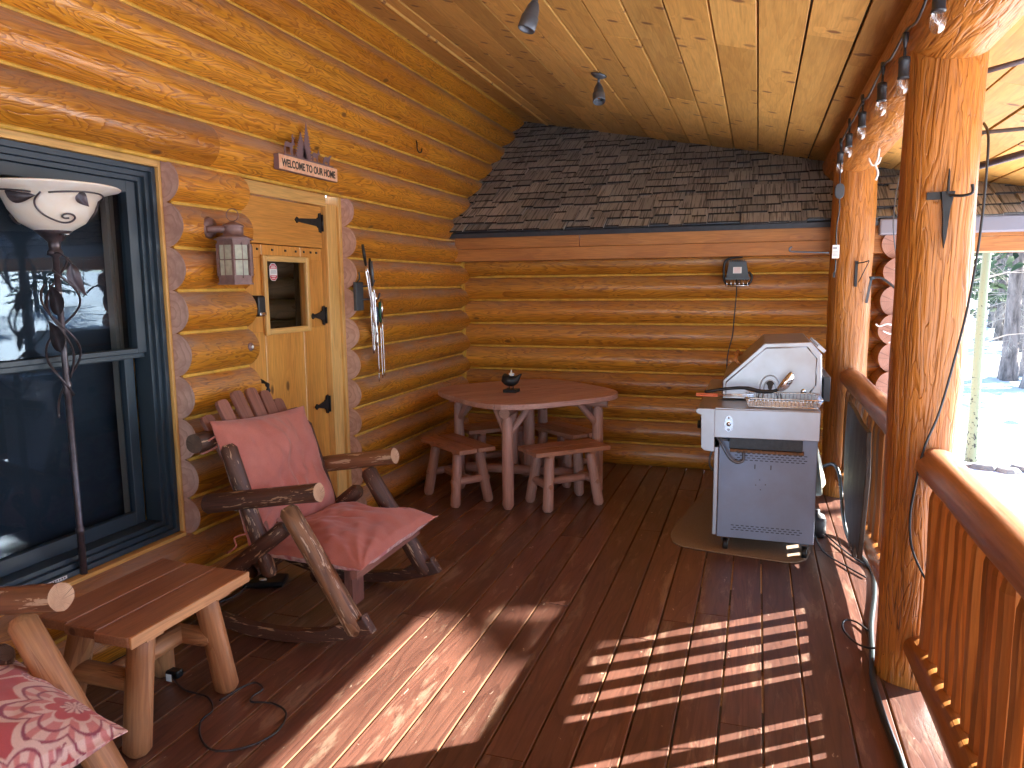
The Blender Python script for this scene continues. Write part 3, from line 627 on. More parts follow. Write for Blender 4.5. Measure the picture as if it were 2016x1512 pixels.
# --- dining table (local axes along its edges)
TC=Vector((-1.583,5.115,0)); ta=R(48)
T=thing('dining_table','square rounded red brown log table in the corner','table',TC,ta)
sq=[]
for k in range(64):
    th=2*math.pi*k/64; c,s=math.cos(th),math.sin(th); r=.58/((abs(c)**3.4+abs(s)**3.4)**(1/3.4)); sq.append((r*c,r*s))
tp=MB(); nb=8; w_=1.16/nb
for i in range(nb):
    lo=-.58+i*w_+.0018; hi=lo+w_-.0036; pl=clip(clip(sq,0,1,hi),0,-1,-lo)
    if len(pl)>2: tp.prism(pl,(0,0,.702),(1,0,0),(0,1,0),(0,0,1),.036,ax=0)
tp.build('tabletop',M['table'],T,bevel=.004,world=False)
for sx_,sy_ in ((-1,-1),(1,-1),(1,1),(-1,1)):
    l=MB(); p=(.372*sx_,.372*sy_); l.log((p[0],p[1],0),(p[0],p[1],.64),.040,.038,n=18,seg=8,wob=.06,cham=.03); lg=l.build('leg',[M['table'],M['cut_red']],T,world=False)
    for dx_,dy_ in ((-sx_,0),(0,-sy_)):
        l=MB(); l.log((p[0]+dx_*.02,p[1]+dy_*.02,.52),(p[0]+dx_*.19,p[1]+dy_*.19,.70),.022,.022,n=12,seg=3,cap=False); l.build('brace',[M['table'],M['cut_red']],T,world=False)
for a_ in (1,-1):
    l=MB(); z=.665 if a_>0 else .667; l.log((-.42,-.42*a_,z),(.42,.42*a_,z),.036,.036,n=16,seg=6,wob=.05); l.build('crossbeam',[M['table'],M['cut_red']],T,world=False)
l=MB(); l.log((.05,.05,.12),(.05,.05,.64),.042,.042,n=16,seg=5); l.log((-.02,.16,.10),(-.02,.16,.64),.036,.036,n=16,seg=5); l.build('centre_post',[M['table'],M['cut_red']],T,world=False)
l=MB(); l.log((-.33,.33,.14),(.33,-.33,.14),.036,.036,n=16,seg=5,wob=.08); l.build('stretcher',[M['table'],M['cut_red']],T,world=False)
for k in (-.3,.3):
    l=MB(); l.box((k-.03,-.47,.682),(k+.03,.47,.701),ax=1); l.build('batten',M['table'],T,world=False)
# --- stools
def make_stool(label):
    t=thing('log_stool',label,'stool',(0,0,0),0,'log stools round the dining table')
    for a,b in ((-.142,-.005),(.005,.142)):
        m_=MB(); m_.box((-.285,a,.378),(.285,b,.408),ax=0); m_.build('seat_board',M['stool'],t,bevel=.004,world=False)
    for k in (-.16,.16):
        m_=MB(); m_.box((k-.022,-.12,.358),(k+.022,.12,.377),ax=1); m_.build('batten',M['stool'],t,world=False)
        for s in (-1,1):
            m_=MB(); m_.log((k*1.24,s*.135,0),(k*.98,s*.085,.365),.036,.034,n=16,seg=6,wob=.05,cham=.018); m_.build('leg',[M['table'],M['cut_red']],t,world=False)
        m_=MB(); m_.log((k*1.12,-.15,.17),(k*1.12,.15,.17),.026,.026,n=12,seg=4,wob=.08,cham=.03); m_.build('stretcher',[M['table'],M['cut_red']],t,world=False)
    m_=MB(); m_.log((-.19,0,.17),(.19,0,.17),.026,.026,n=12,seg=4,wob=.06); m_.build('stretcher',[M['table'],M['cut_red']],t,world=False)
    return t
st0=make_stool('front left stool, its seat boards running towards the table leg')
spots=[(-1.985,4.745,R(-38),'front left log stool, fully in view left of the front table leg'),(-1.225,4.825,R(43),'front right log stool, nearest to the grill'),
       (-1.38,5.45,R(-38),'rear right log stool, half hidden behind the front right stool'),(-1.93,5.42,R(43),'rear left log stool in the shade under the table')]
for i,(x,y,a,lb) in enumerate(spots):
    o=st0 if i==0 else copy_tree(st0); o.location=(x,y,.0); o.rotation_euler=(0,0,a); o['label']=lb
# --- bird candle holder
B=thing('candle_holder','black bird shaped tea light holder on the dining table','candle holder',(-1.66,5.0,.739))
m_=MB(); m_.box((-1.70,4.96,.739),(-1.62,5.04,.757)); m_.build('base',M['black'],B,bevel=.002); B.scale=(1.22,1.22,1.22)
m_=MB(); pts=[(-1.715,5,.832),(-1.705,5,.828),(-1.69,5,.815),(-1.66,5,.805),(-1.63,5,.815),(-1.612,5,.835),(-1.598,5,.848)]
m_.tube(smooth_path(pts,3),[.006,.014,.02,.024,.028,.031,.034,.036,.036,.034,.032,.028,.024,.018,.014,.010,.007,.005,.003],12)
m_.lathe([(.004,0),(.022,.02),(.03,.035),(.026,.05),(.004,.052)],(-1.658,5,.778),14); m_.build('bird',M['black'],B)
for dx in (-.012,.012):
    m_=MB(); m_.tube([(-1.66+dx,5,.757),(-1.663+dx,5,.786)],.0028,6); m_.tube([(-1.672+dx,4.988,.760),(-1.66+dx,5,.763),(-1.668+dx,5.01,.760)],.002,5); m_.build('leg',M['black'],B)
tl=MB(); tl.lathe([(.001,0),(.020,0),(.020,.019),(.018,.020),(.016,.015),(.001,.015)],(-1.66,5,.857),20); tlo=tl.build('tea_light',M['white']); tag(tlo,'white tea light sitting on the black bird holder','candle')
m_=MB(); m_.lathe([(.001,0),(.005,.004),(.006,.012),(.0025,.026),(.0005,.034)],(-1.66,5,.872),10); m_.build('flame_tip',M['flame'],tlo)

# --- rocking chair (local: +x forward, z up)
def make_rocker(label):
    t=thing('rocking_chair',label,'rocking chair',(0,0,0),0,'log rocking chairs with cushions')
    for s in (-1,1):
        y=.335*s
        pl=[]
        for i in range(19):
            x=-.50+.97*i/18; pl.append((x,.004+.085*((x+.03)/.46)**2))
        top=[(x,z+.055+(.02 if x>.3 else 0)) for x,z in pl[::-1]]; top[0]=(top[0][0]-.05,top[0][1]+.0)
        m_=MB(); m_.prism(pl+top,(0,y-.022,0),(1,0,0),(0,0,1),(0,1,0),.044,ax=0); m_.build('rocker',M['bark'],t,bevel=.006,world=False)
        m_=MB(); m_.log((.075,y,.595),(.395,y+.004,.085),.040,.044,n=18,seg=8,wob=.06,cham=.02,knob=.04); m_.build('front_leg',[M['bark2'] if s<0 else M['bark'],M['cut_dark']],t,world=False)
        m_=MB(); m_.log((.05,y-.03*s,.50),(-.46,y,.10),.037,.036,n=18,seg=8,wob=.06,cham=.02,knob=.04); m_.build('rear_leg',[M['bark'],M['cut_dark']],t,world=False)
        m_=MB(); m_.log((-.325,y+.0*s,.575),(.235,y+.0*s,.672),.040,.039,n=20,seg=8,wob=.06,cham=0,knob=.05); m_.build('armrest',[M['bark'] if s<0 else M['bark2'],M['cut_end']],t,world=False)
        m_=MB(); m_.log((-.245,.285*s,.83),(-.055,.285*s,.26),.036,.034,n=18,seg=8,wob=.05,cham=.02); m_.build('back_post',[M['bark'],M['cut_dark']],t,world=False)
    m_=MB(); m_.log((-.345,-.37,.845),(-.345,.37,.845),.042,.040,n=18,seg=8,wob=.06,cham=.0,knob=.04); m_.build('crossbar',[M['bark'],M['cut_dark']],t,world=False)
    for x,z in ((.20,.31),(-.12,.29)):
        m_=MB(); m_.log((x,-.33,z),(x,.33,z),.030,.03,n=14,seg=6,cap=False); m_.build('seat_rail',[M['bark'],M['cut_dark']],t,world=False)
    for i,x in enumerate((.36,.27,.18,.09,0,-.09)):
        m_=MB(); m_.box((x-.036,-.27,.345),(x+.036,.27,.365),ax=1); m_.build('seat_slat',M['slat'],t,bevel=.003,world=False)
    m_=MB(); m_.box((.345,-.30,.30),(.375,.30,.345),ax=1); m_.box((.16,-.05,.05),(.20,.05,.30),ax=2); m_.build('front_apron',M['slat'],t,world=False)
    nS=6
    for i in range(nS):
        k=(i-(nS-1)/2)/((nS-1)/2); y0=k*.20; y1=k*.255; zt=1.03-.085*k*k
        p0=Vector((-.06,y0,.36)); p1=Vector((-.38,y1,zt)); ez_=(p1-p0).normalized(); ey_=Vector((0,1,0)); ey_=(ey_-ez_*ey_.dot(ez_)).normalized(); ex_=ey_.cross(ez_)
        ln=(p1-p0).length/2; hw=.035
        poly=[(-ln,-hw),(ln-.02,-hw*1.05),(ln-.004,-hw*.8),(ln,0),(ln-.004,hw*.8),(ln-.02,hw*1.05),(-ln,hw)]
        m_=MB(); m_.prism(poly,(p0+p1)/2-ex_*.010,ez_,ey_,ex_,.020,ax=0); m_.build('back_slat',M['slat'],t,bevel=.003,world=False)
    return t
rk=make_rocker('rocking chair with plain coral cushions beside the front door'); rk.location=(-1.905,2.865,0)
rk2=copy_tree(rk); rk2['label']='rocking chair at the bottom left with the floral cushion, mostly out of frame'; rk2.location=(-1.995,1.09,0); rk2.rotation_euler=(0,0,R(1.5))
for ch_ in rk2.children:
    if ch_.name.startswith('front_leg'): ch_.data=ch_.data.copy(); ch_.data.materials[0]=M['peeled']
    if ch_.name.startswith('armrest'): ch_.data=ch_.data.copy(); ch_.data.materials[0]=M['bark2']

# floral colours
rs=random.Random(5)
FL=[(.30,.62,.27,9),(.78,.25,.24,7),(.12,.15,.2,8),(.72,.80,.22,8),(.95,.55,.17,6),(.50,.03,.17,7)]
LV=[(rs.random(),rs.random(),rs.uniform(0,6.28),rs.uniform(.07,.13)) for _ in range(30)]
def floral(u,v):
    base=(.50,.085,.09); cream=(.74,.50,.42); pink=(.62,.22,.20); dk=(.30,.06,.09); c=base
    # vines
    for k in range(3):
        d=abs(v-(.2+.3*k+.09*math.sin(u*9+k*2.1)+.03*math.sin(u*23+k)))
        if d<.007: c=cream
    for (x,y,a,s) in LV:
        dx=u-x;dy=v-y; ca,sa=math.cos(a),math.sin(a); p=(dx*ca+dy*sa)/s; q=(-dx*sa+dy*ca)/s
        if abs(p)<1:
            wd=.42*(1-p*p)*(1+.16*abs(math.sin(p*14)))
            q2=q-.18*math.sin(p*2)
            if abs(q2)<wd:
                c=cream
                if abs(q2)<wd*.62: c=pink if abs(q2)>.05 else dk
                if abs(abs(q2)-wd*.62)<.03: c=dk
                if abs(math.sin(p*16+abs(q2)*9))>.9 and abs(q2)<wd*.6: c=cream
    for (x,y,r,n) in FL:
        dx=u-x;dy=v-y; d=math.hypot(dx,dy)/r; th=math.atan2(dy,dx); pr=.68+.32*abs(math.cos(n*th/2))
        if d<pr:
            e=d/pr
            if e>.86: c=cream
            elif e>.80: c=dk
            elif e>.62: c=cream if math.sin(th*n*3)>-.2 else pink
            elif e>.57: c=dk
            elif e>.40: c=pink if math.sin(th*n*2)>-.3 else cream
            elif e>.35: c=cream
            elif e>.18: c=base
            else: c=cream if math.sin(th*12)>-.5 else dk
    return c
def flo4(u,v,h):
    q=[floral(u+a*h,v+b*h) for a,b in ((-.6,-.6),(.6,-.6),(-.6,.6),(.6,.6))]; return tuple(sum(c[i] for c in q)/4 for i in range(3))
CO=(.56,.125,.11)
def pillow(name,c00,c10,c11,c01,th,parent,n=60,seed=0,top='coral',bottom='floral',sag=0,crease=.012,pinch=.05):
    c00,c10,c11,c01=map(Vector,(c00,c10,c11,c01)); nrm=((c10-c00).cross(c01-c00)+(c10-c11).cross(c01-c11)*-1).normalized()
    if nrm.length<.1: nrm=(c10-c00).cross(c01-c00).normalized()
    mb=MB(); cols=[]; grids=[]
    for side in (1,-1):
        vs=[]
        for j in range(n+1):
            for i in range(n+1):
                u=i/n; v=j/n; a=2*u-1; b=2*v-1
                # pull edges in between corners
                uu=.5+.5*a*(1-pinch*(1-b*b)); vv=.5+.5*b*(1-pinch*(1-a*a))
                P=(c00*(1-uu)+c10*uu)*(1-vv)+(c01*(1-uu)+c11*uu)*vv
                e=max(0,(1-abs(a)**2.6))*max(0,(1-abs(b)**2.6)); fl=min(1,max(0,(1-max(abs(a),abs(b)))/.06)); h=th*.5*(e**.55)
                if fl<1: h=h*fl*.5+.002
                wv=crease*e**.5*(noise.noise(Vector((u*3+seed,v*3,0)))*1.3+.8*abs(noise.noise(Vector((u*7+seed,v*2.5,3))))+.35*noise.noise(Vector((u*13,v*9,seed))))
                # radiating creases from one corner
                ang=math.atan2(v+.02,u+.02); rad=math.hypot(u,v); wv+=crease*.55*math.sin(ang*16+seed+2*rad)*math.exp(-rad*2.6)*e**.3
                edge=.006*noise.noise(Vector((u*11+seed,v*11,7)))
                vs.append(P+nrm*(side*h+(wv if side>0 else wv*.4)+edge+sag*(e-.5)))
                cols.append(flo4(u*.78+.06,v*.78+.08,.39/n) if (top if side>0 else bottom)=='floral' else CO)
        idx=lambda i,j:j*(n+1)+i
        fs=[(idx(i,j),idx(i+1,j),idx(i+1,j+1),idx(i,j+1)) if side>0 else (idx(i,j),idx(i,j+1),idx(i+1,j+1),idx(i+1,j)) for j in range(n) for i in range(n)]
        mb.add(vs,fs,0 if side>0 else 1,None,.5,True); grids.append(vs)
    # rim
    ring=[(i,0) for i in range(n)]+[(n,j) for j in range(n)]+[(i,n) for i in range(n,0,-1)]+[(0,j) for j in range(n,0,-1)]
    K=(n+1)**2; ids=[j*(n+1)+i for i,j in ring]; m=len(ids)
    for k in range(m):
        a_=ids[k];b_=ids[(k+1)%m]; mb.f.append((a_,a_+K,b_+K,b_)); mb.mi.append(0); mb.sm.append(True)
    ms=[M['floral'] if top=='floral' else M['coral'],M['floral'] if bottom=='floral' else M['coral']]
    return mb.build(name,ms,parent,cols=cols)
cu=thing('chair_cushion','plain coral back and seat cushion tied on the rocking chair by the door','cushion',(-1.9,2.865,.37))
pillow('back_cushion',(-2.035,2.55,.365),(-1.99,3.17,.385),(-2.165,3.175,.905),(-2.205,2.545,.935),.17,cu,seed=3.3,crease=.034,pinch=.05)
pillow('seat_cushion',(-1.485,2.52,.365),(-1.435,3.18,.395),(-2.02,3.17,.395),(-2.04,2.56,.37),.16,cu,seed=8.1,crease=.026,pinch=.06)
t_=MB(); t_.tube(smooth_path([(-2.19,2.56,.87),(-2.235,2.52,.83),(-2.26,2.55,.79),(-2.2,2.58,.82)],5),.004,6); t_.tube(smooth_path([(-2.05,2.57,.45),(-2.09,2.52,.44),(-2.07,2.50,.41),(-2.11,2.49,.38)],5),.004,6); t_.build('tie',M['coral'],cu)
t_=MB(); t_.box((-2.115,2.535,.555),(-2.085,2.54,.58)); t_.build('care_tag',M['paper'],cu)
cu2=thing('chair_cushion','red and cream floral cushion on the bottom left chair','cushion',(-1.9,1.15,.37))
pillow('seat_cushion',(-1.56,.74,.39),(-1.455,1.375,.385),(-2.06,1.53,.42),(-2.12,.86,.40),.19,cu2,n=210,seed=1.7,top='floral',crease=.010,pinch=.04)
pillow('back_cushion',(-2.10,.83,.365),(-2.06,1.45,.385),(-2.23,1.455,.905),(-2.27,.83,.935),.15,cu2,n=60,seed=5.5,top='floral',crease=.012); cu2.location=(-1.93,1.125,.37)

# --- side table
S=thing('side_table','low side table with plank top and peeled cedar log legs','side table',(-1.95,1.90,0))
bw=.1345; x0=-2.185
for i in range(3):
    a=x0+i*(bw+.003); n_=10; front=[]
    # near end slightly curved
    pl=[(a,1.655+.03*(1-i)*.5),(a+bw,1.655-.0+.015*(1-i)),(a+bw,2.195),(a,2.215-.01*i)]
    m_=MB(); m_.prism(pl,(0,0,.418),(1,0,0),(0,1,0),(0,0,1),.034,ax=1); m_.build('top_board',M['side'],S,bevel=.004)
m_=MB(); m_.box((x0+3*(bw+.003)-.002,1.642,.414),(x0+3*(bw+.003)+.008,2.195,.4525),ax=1); m_.build('edge_strip',M['side_edge'],S,bevel=.003)
for yy in (1.755,2.075):
    m_=MB(); m_.box((-2.15,yy-.035,.398),(-1.785,yy+.035,.417),ax=0); m_.build('batten',M['side_edge'],S)
    m_=MB(); m_.log((-2.13,yy+.0,.235),(-1.85,yy,.235),.036,.036,n=16,seg=5,wob=.07,cham=.03); m_.build('stretcher',[M['peeled'],M['cut_end']],S)
for (fx,fy,tx,ty) in ((-1.865,1.725,-1.85,1.765),(-1.845,2.135,-1.865,2.07),(-2.20,1.745,-2.10,1.775),(-2.17,2.16,-2.10,2.08)):
    m_=MB(); m_.log((fx,fy,0),(tx,ty,.40),.044,.042,n=22,seg=8,wob=.05,cham=.022); m_.build('leg',[M['peeled'],M['cut_end']],S)
m_=MB(); m_.log((-1.985,1.76,.235),(-1.985,2.07,.235),.034,.034,n=16,seg=5,wob=.06); m_.build('stretcher',[M['peeled'],M['cut_end']],S)

# --- floor lamp
LX,LY=-2.495,2.125
F=thing('floor_lamp','bronze floor lamp with alabaster bowl shade and leafy vines','floor lamp',(LX,LY,0))
m_=MB(); m_.lathe([(.001,0),(.13,0),(.13,.012),(.12,.02),(.05,.032),(.022,.05),(.018,.07)],(LX,LY,0),36); m_.build('base',M['lampmetal'],F)
m_=MB(); m_.lathe([(.0135,.04),(.0135,.55),(.017,.555),(.017,.57),(.0125,.575),(.0125,1.10),(.018,1.11),(.013,1.125),(.018,1.14),(.011,1.155),(.011,1.62),(.02,1.625),(.016,1.64)],(LX,LY,0),18); m_.build('pole',M['lampmetal'],F)
m_=MB(); m_.lathe([(.012,1.625),(.028,1.628),(.025,1.642),(.019,1.65),(.022,1.675),(.045,1.70),(.062,1.715),(.06,1.722)],(LX,LY,0),28); m_.build('cup',M['lampmetal'],F)
m_=MB(); prof=[(.03,1.705),(.06,1.715),(.10,1.745),(.128,1.79),(.142,1.83),(.165,1.852),(.215,1.868),(.218,1.873),(.212,1.877),(.16,1.861),(.135,1.838),(.121,1.793),(.095,1.752),(.055,1.722),(.03,1.712)]
m_.lathe([(r_*1.08 if r_>.07 else r_,z_) for r_,z_ in prof],(LX,LY,0),56,close=False); m_.build('bowl_shade',M['alab'],F)
def pol(a,r,z): return (LX+r*math.cos(a),LY+r*math.sin(a),z)
def brad(z):
    P_=[(1.705,.03),(1.715,.06),(1.745,.10),(1.79,.128),(1.83,.142),(1.852,.165),(1.868,.215)]
    for (z0,r0),(z1,r1) in zip(P_[:-1],P_[1:]):
        if z<=z1: return 1.08*(r0+(r1-r0)*(z-z0)/(z1-z0))
    return .2
for k in range(3):
    a0=-48+118*k
    pts=[pol(R(a0+6+106*t),.170+.006*math.sin(t*math.pi),1.838+.012*math.sin(t*math.pi)) for t in [i/14 for i in range(15)]]
    m_=MB(); m_.tube(pts,.0034,8)
    q=[(-2,1.838),(-10,1.815),(-11,1.790),(-4,1.765),(10,1.748),(26,1.740),(38,1.744),(43,1.757),(38,1.768),(28,1.770),(22,1.762),(26,1.755),(33,1.756)]
    m_.tube(smooth_path([pol(R(a0+a_),brad(z_)+.007,z_) for a_,z_ in q],4),.0034,8); m_.build('wire_scroll',M['lampmetal'],F)
def leaf(c,d,n,ln,wd):
    c=Vector(c);d=Vector(d).normalized();n=Vector(n).normalized(); s=d.cross(n).normalized(); mb=MB(); vs=[];k=10
    for i in range(k+1):
        t=i/k; w=wd*math.sin(math.pi*t**.75)*(1-.25*t); bend=n*(-.22*ln*t*t)+s*(.10*ln*math.sin(t*3))
        for q in (-1,0,1): vs.append(c+d*ln*t+bend+s*w*q+n*(.10*w if q==0 else 0))
    for i in range(k+1):
        t=i/k; w=wd*math.sin(math.pi*t**.75)*(1-.25*t); bend=n*(-.22*ln*t*t)+s*(.10*ln*math.sin(t*3))
        for q in (-1,0,1): vs.append(c+d*ln*t+bend+s*w*q-n*.0015+n*(.10*w if q==0 else 0))
    K=3*(k+1); fs=[]
    for i in range(k):
        for q in (0,1):
            a=i*3+q; fs.append((a,a+1,a+4,a+3)); fs.append((K+a,K+a+3,K+a+4,K+a+1))
        for q in (0,2):
            a=i*3+q; fs.append((a,a+3,K+a+3,K+a))
    mb.add(vs,fs,smooth=True); return mb
vr=Vector((.95,.31,0)); vf=Vector((.31,-.95,0))
def P(a,b,z): return Vector((LX,LY,0))+vr*a+vf*b+Vector((0,0,z))
for k,(ph,z0,z1,amp) in enumerate(((0,1.10,1.57,.068),(2.1,1.02,1.52,.058),(4.2,1.16,1.62,.042))):
    pts=[P(amp*(.35+.65*math.sin(min(1,t*1.4)*math.pi*.5))*math.cos(ph+t*7.5),amp*math.sin(ph+t*7.5),z0+(z1-z0)*t) for t in [i/28 for i in range(29)]]
    m_=MB(); m_.tube(pts,.0042,8); m_.build('vine',M['lampmetal'],F)
for c,d_,ln,wd in ((P(.075,.03,1.595),P(.035,.0,-.12)-P(0,0,0),.125,.030),(P(.012,.03,1.40),tuple(vr*-.35+Vector((0,0,.9))),.13,.032),(P(.010,.035,1.265),tuple(vr*-.4+Vector((0,0,.85))),.13,.032),(P(-.060,.160,1.842),tuple(vr*.95+vf*.15+Vector((0,0,-.12))),.105,.030),(P(.150,.075,1.850),tuple(vr*.2+Vector((0,0,-.4))),.06,.024)):
    leaf(c,d_,tuple(vf),ln,wd).build('leaf',M['lampmetal'],F)
m_=MB(); m_.tube(smooth_path([P(0,.012,1.63),P(.03,.03,1.635),P(.06,.03,1.615),P(.076,.03,1.594)],4),.004,6); m_.build('vine',M['lampmetal'],F)
m_=MB(); m_.lathe([(.012,0),(.012,.006)],P(0,0,1.485),14); m_.build('white_band',M['white'],F)
m_=MB(); m_.tube([P(.04,.03,1.70),P(.085,.045,1.70)],.003,6); m_.build('switch',M['chrome'],F)

# --- wall lantern
W=thing('wall_lantern','copper brown six sided lantern with wire guards and ring beside the door','wall lantern',(-2.33,2.87,1.55))
m_=MB(); m_.lathe([(.001,0),(.05,0),(.045,.012),(.02,.02),(.001,.02)],(-2.40,2.845,1.775),24,axis=(1,0,0)); m_.build('backplate',M['lantern'],W)
m_=MB(); m_.tube(smooth_path([(-2.39,2.82,1.765),(-2.35,2.85,1.768),(-2.31,2.90,1.765)],4),.017,10); m_.build('arm',M['lantern'],W)
def hexp(r,ph=0): return [(r*math.cos(R(60*k+ph)),r*.85*math.sin(R(60*k+ph))) for k in range(6)]
cx_,cy_=-2.31,2.90
m_=MB(); m_.prism(hexp(.092),(cx_,cy_,1.515),(1,0,0),(0,1,0),(0,0,1),.008); m_.prism(hexp(.086),(cx_,cy_,1.523),(1,0,0),(0,1,0),(0,0,1),.035); m_.prism(hexp(.086),(cx_,cy_,1.695),(1,0,0),(0,1,0),(0,0,1),.022); m_.prism(hexp(.094),(cx_,cy_,1.717),(1,0,0),(0,1,0),(0,0,1),.005)
for (x,y) in hexp(.083): m_.box((cx_+x-.006,cy_+y-.006,1.555),(cx_+x+.006,cy_+y+.006,1.70))
m_.lathe([(.09,0),(.05,.02),(.045,.022),(.045,.055),(.05,.06),(.045,.068),(.02,.078),(.006,.085)],(cx_,cy_,1.721),24); m_.build('body',M['lantern'],W)
m_=MB(); m_.prism(hexp(.078),(cx_,cy_,1.556),(1,0,0),(0,1,0),(0,0,1),.142); m_.build('glass',M['seeded'],W)
m_=MB()
hx=hexp(.094)
m_.tube([(cx_+x,cy_+y,1.628) for x,y in hx],.002,6,closed=True)
for k in range(6):
    a=hx[k];b=hx[(k+1)%6]; mx,my=(a[0]+b[0])/2,(a[1]+b[1])/2; m_.tube([(cx_+mx*.96,cy_+my*.96,1.545),(cx_+mx*1.02,cy_+my*1.02,1.56),(cx_+mx*1.02,cy_+my*1.02,1.69),(cx_+mx*.96,cy_+my*.96,1.705)],.002,6)
m_.build('wire_guard',M['lantern'],W)
m_=MB(); m_.tube([Vector((cx_,cy_,1.833))+(vr*math.cos(t)+Vector((0,0,1))*math.sin(t))*.028 for t in [R(k*18) for k in range(20)]],.0022,6,closed=True); m_.build('ring',M['lantern'],W)

# --- welcome sign
G=thing('welcome_sign','copper welcome sign with cut out animals and trees above the door','sign',(-2.38,3.60,2.16))
GX=-2.352
m_=MB(); m_.box((GX-.03,3.335,2.105),(GX,3.895,2.182)); m_.build('board',M['signmetal'],G)
m_=MB(); m_.box((GX,3.337,2.107),(GX+.0015,3.893,2.180)); m_.build('copper_plate',M['copper'],G)
cuv=bpy.data.curves.new('lettering','FONT'); cuv.body='WELCOME TO OUR HOME'; cuv.size=.052; cuv.extrude=.0006; cuv.align_x='CENTER'; cuv.align_y='CENTER'; cuv.offset=.0014
to=bpy.data.objects.new('lettering_curve',cuv); col.objects.link(to); bpy.context.view_layer.update()
me=bpy.data.meshes.new_from_object(to.evaluated_get(bpy.context.evaluated_depsgraph_get())); bpy.data.objects.remove(to)
wd_=max(v.co.x for v in me.vertices)-min(v.co.x for v in me.vertices); k_=.51/wd_
for v in me.vertices: v.co=Vector((GX+.0025+v.co.z,3.615+v.co.x*k_,2.140+v.co.y*1.05))-G.location
me.materials.clear(); me.materials.append(M['ink']); lo=bpy.data.objects.new('lettering',me); col.objects.link(lo); lo.parent=G
def sil(poly,y0,z0,s,name='silhouette'):
    m_=MB(); m_.prism([(x*s,y*s) for x,y in poly],(GX-.004,y0,z0),(0,1,0),(0,0,1),(1,0,0),.002); m_.build(name,M['signmetal'],G)
deer=[(0,0),(.4,0),(.5,2.2),(.9,2.9),(3.2,2.9),(3.9,0),(4.3,0),(4.1,2.9),(4.7,0.2),(5.1,.2),(4.9,3.2),(5.5,4.2),(6.3,4.0),(6.4,4.5),(5.9,5.2),(5.8,5.7),(6.6,7.0),(6.3,7.2),(5.6,6.2),(5.5,7.9),(5.2,7.9),(5.2,6.2),(4.6,7.4),(4.4,7.3),(4.9,5.7),(4.6,4.9),(4.0,4.5),(1.2,4.7),(.4,4.4),(.1,3.6),(-.3,1.8)]
sil(deer,3.395,2.186,.0145,'deer_silhouette')
def treep(w,h,n):
    pts=[(-w*.08,0)]
    for k in range(n): t=k/n; ww=w*(1-t)*.5; z=h*(.08+.92*t); pts+=[(-ww,z),(-ww*.55,z+h*.03)]
    pts.append((0,h)); 
    for k in reversed(range(n)): t=k/n; ww=w*(1-t)*.5; z=h*(.08+.92*t); pts+=[(ww*.55,z+h*.03),(ww,z)]
    pts.append((w*.08,0)); return pts[::-1]
sil(treep(1,1,9),3.545,2.186,.14,'tree_silhouette'); sil([(x*.75,y*1.35) for x,y in treep(1,1,10)],3.60,2.186,.15,'tree_silhouette')
fawn=[(0,0),(.5,0),(.6,1.7),(2.8,1.7),(3.1,0),(3.5,0),(3.6,2.0),(4.2,3.2),(5.2,3.1),(5.1,3.7),(4.5,4.4),(4.6,5.2),(4.0,4.6),(3.4,3.4),(.8,3.6),(.1,2.9)]
sil(fawn,3.65,2.186,.0145,'fawn_silhouette')
bear=[(0,0),(.9,0),(1.3,1.4),(3.2,1.3),(3.7,0),(4.6,0),(4.7,1.8),(5.3,2.9),(6.3,3.9),(6.7,4.0),(6.5,4.6),(5.6,4.6),(5.0,4.0),(3.6,3.3),(2.0,3.5),(.7,2.9),(.1,1.6)]
sil(bear,3.755,2.186,.0135,'bear_silhouette')
m_=MB(); m_.box((GX-.004,3.385,2.178),(GX-.002,3.86,2.190)); m_.build('base_strip',M['signmetal'],G)

# --- hook on wall
m_=MB(); m_.tube(smooth_path([(-2.40,5.06,2.56),(-2.385,5.06,2.53),(-2.38,5.05,2.49),(-2.375,5.07,2.465),(-2.37,5.10,2.475),(-2.37,5.11,2.50)],4),.005,6); tag(m_.build('wall_hook',M['black']),'small iron hook on an upper log right of the sign','hook')

# --- barbecue tools
br=MB(); br.box((-2.412,4.13,1.35),(-2.39,4.22,1.53)); br.tube(smooth_path([(-2.40,4.15,1.52),(-2.36,4.12,1.55),(-2.35,4.10,1.59)],4),.006,6); br.tube(smooth_path([(-2.40,4.2,1.5),(-2.35,4.25,1.51),(-2.345,4.29,1.54)],4),.006,6); br.tube(smooth_path([(-2.40,4.18,1.42),(-2.36,4.24,1.42),(-2.35,4.33,1.42),(-2.345,4.35,1.46)],4),.007,6)
tag(br.build('tool_bracket',M['darkgrey'],bevel=.004),'dark iron wall bracket holding the barbecue tools','bracket')
def tool(name,label,y0,z0,y1,z1,hm,hl,x=-2.335,two=True,cat='tongs',spl=.012):
    t=thing(name,label,cat,(x,y0,z0)); a=Vector((x,y0,z0)); b=Vector((x,y1,z1)); d_=(b-a).normalized()
    m_=MB(); m_.tube([a,a+d_*hl*.5,a+d_*hl],[.008,.011,.008],8); m_.build('handle',hm,t)
    m_=MB()
    for s in ((-1,1) if two else (0,)): m_.tube([a+d_*hl,a+d_*(hl+.05)+Vector((0,s*spl,0)),b+Vector((0,s*spl*.9,0)),b+Vector((0,s*spl*.2,-.03))],.006 if two else .004,6)
    m_.build('shaft',M['chrome'],t)
    return t
tool('grill_tongs','longest tongs, black handle leaning to the left of the tool cluster',4.13,1.76,4.27,1.22,M['black'],.13)
tool('grill_tongs','second tongs with grey handle hanging upright in the tool cluster',4.235,1.66,4.27,1.15,M['fixture'],.15)
tool('grill_fork','barbecue fork with black handle behind the grey tongs',4.26,1.68,4.275,1.10,M['black'],.10,x=-2.36,cat='fork')
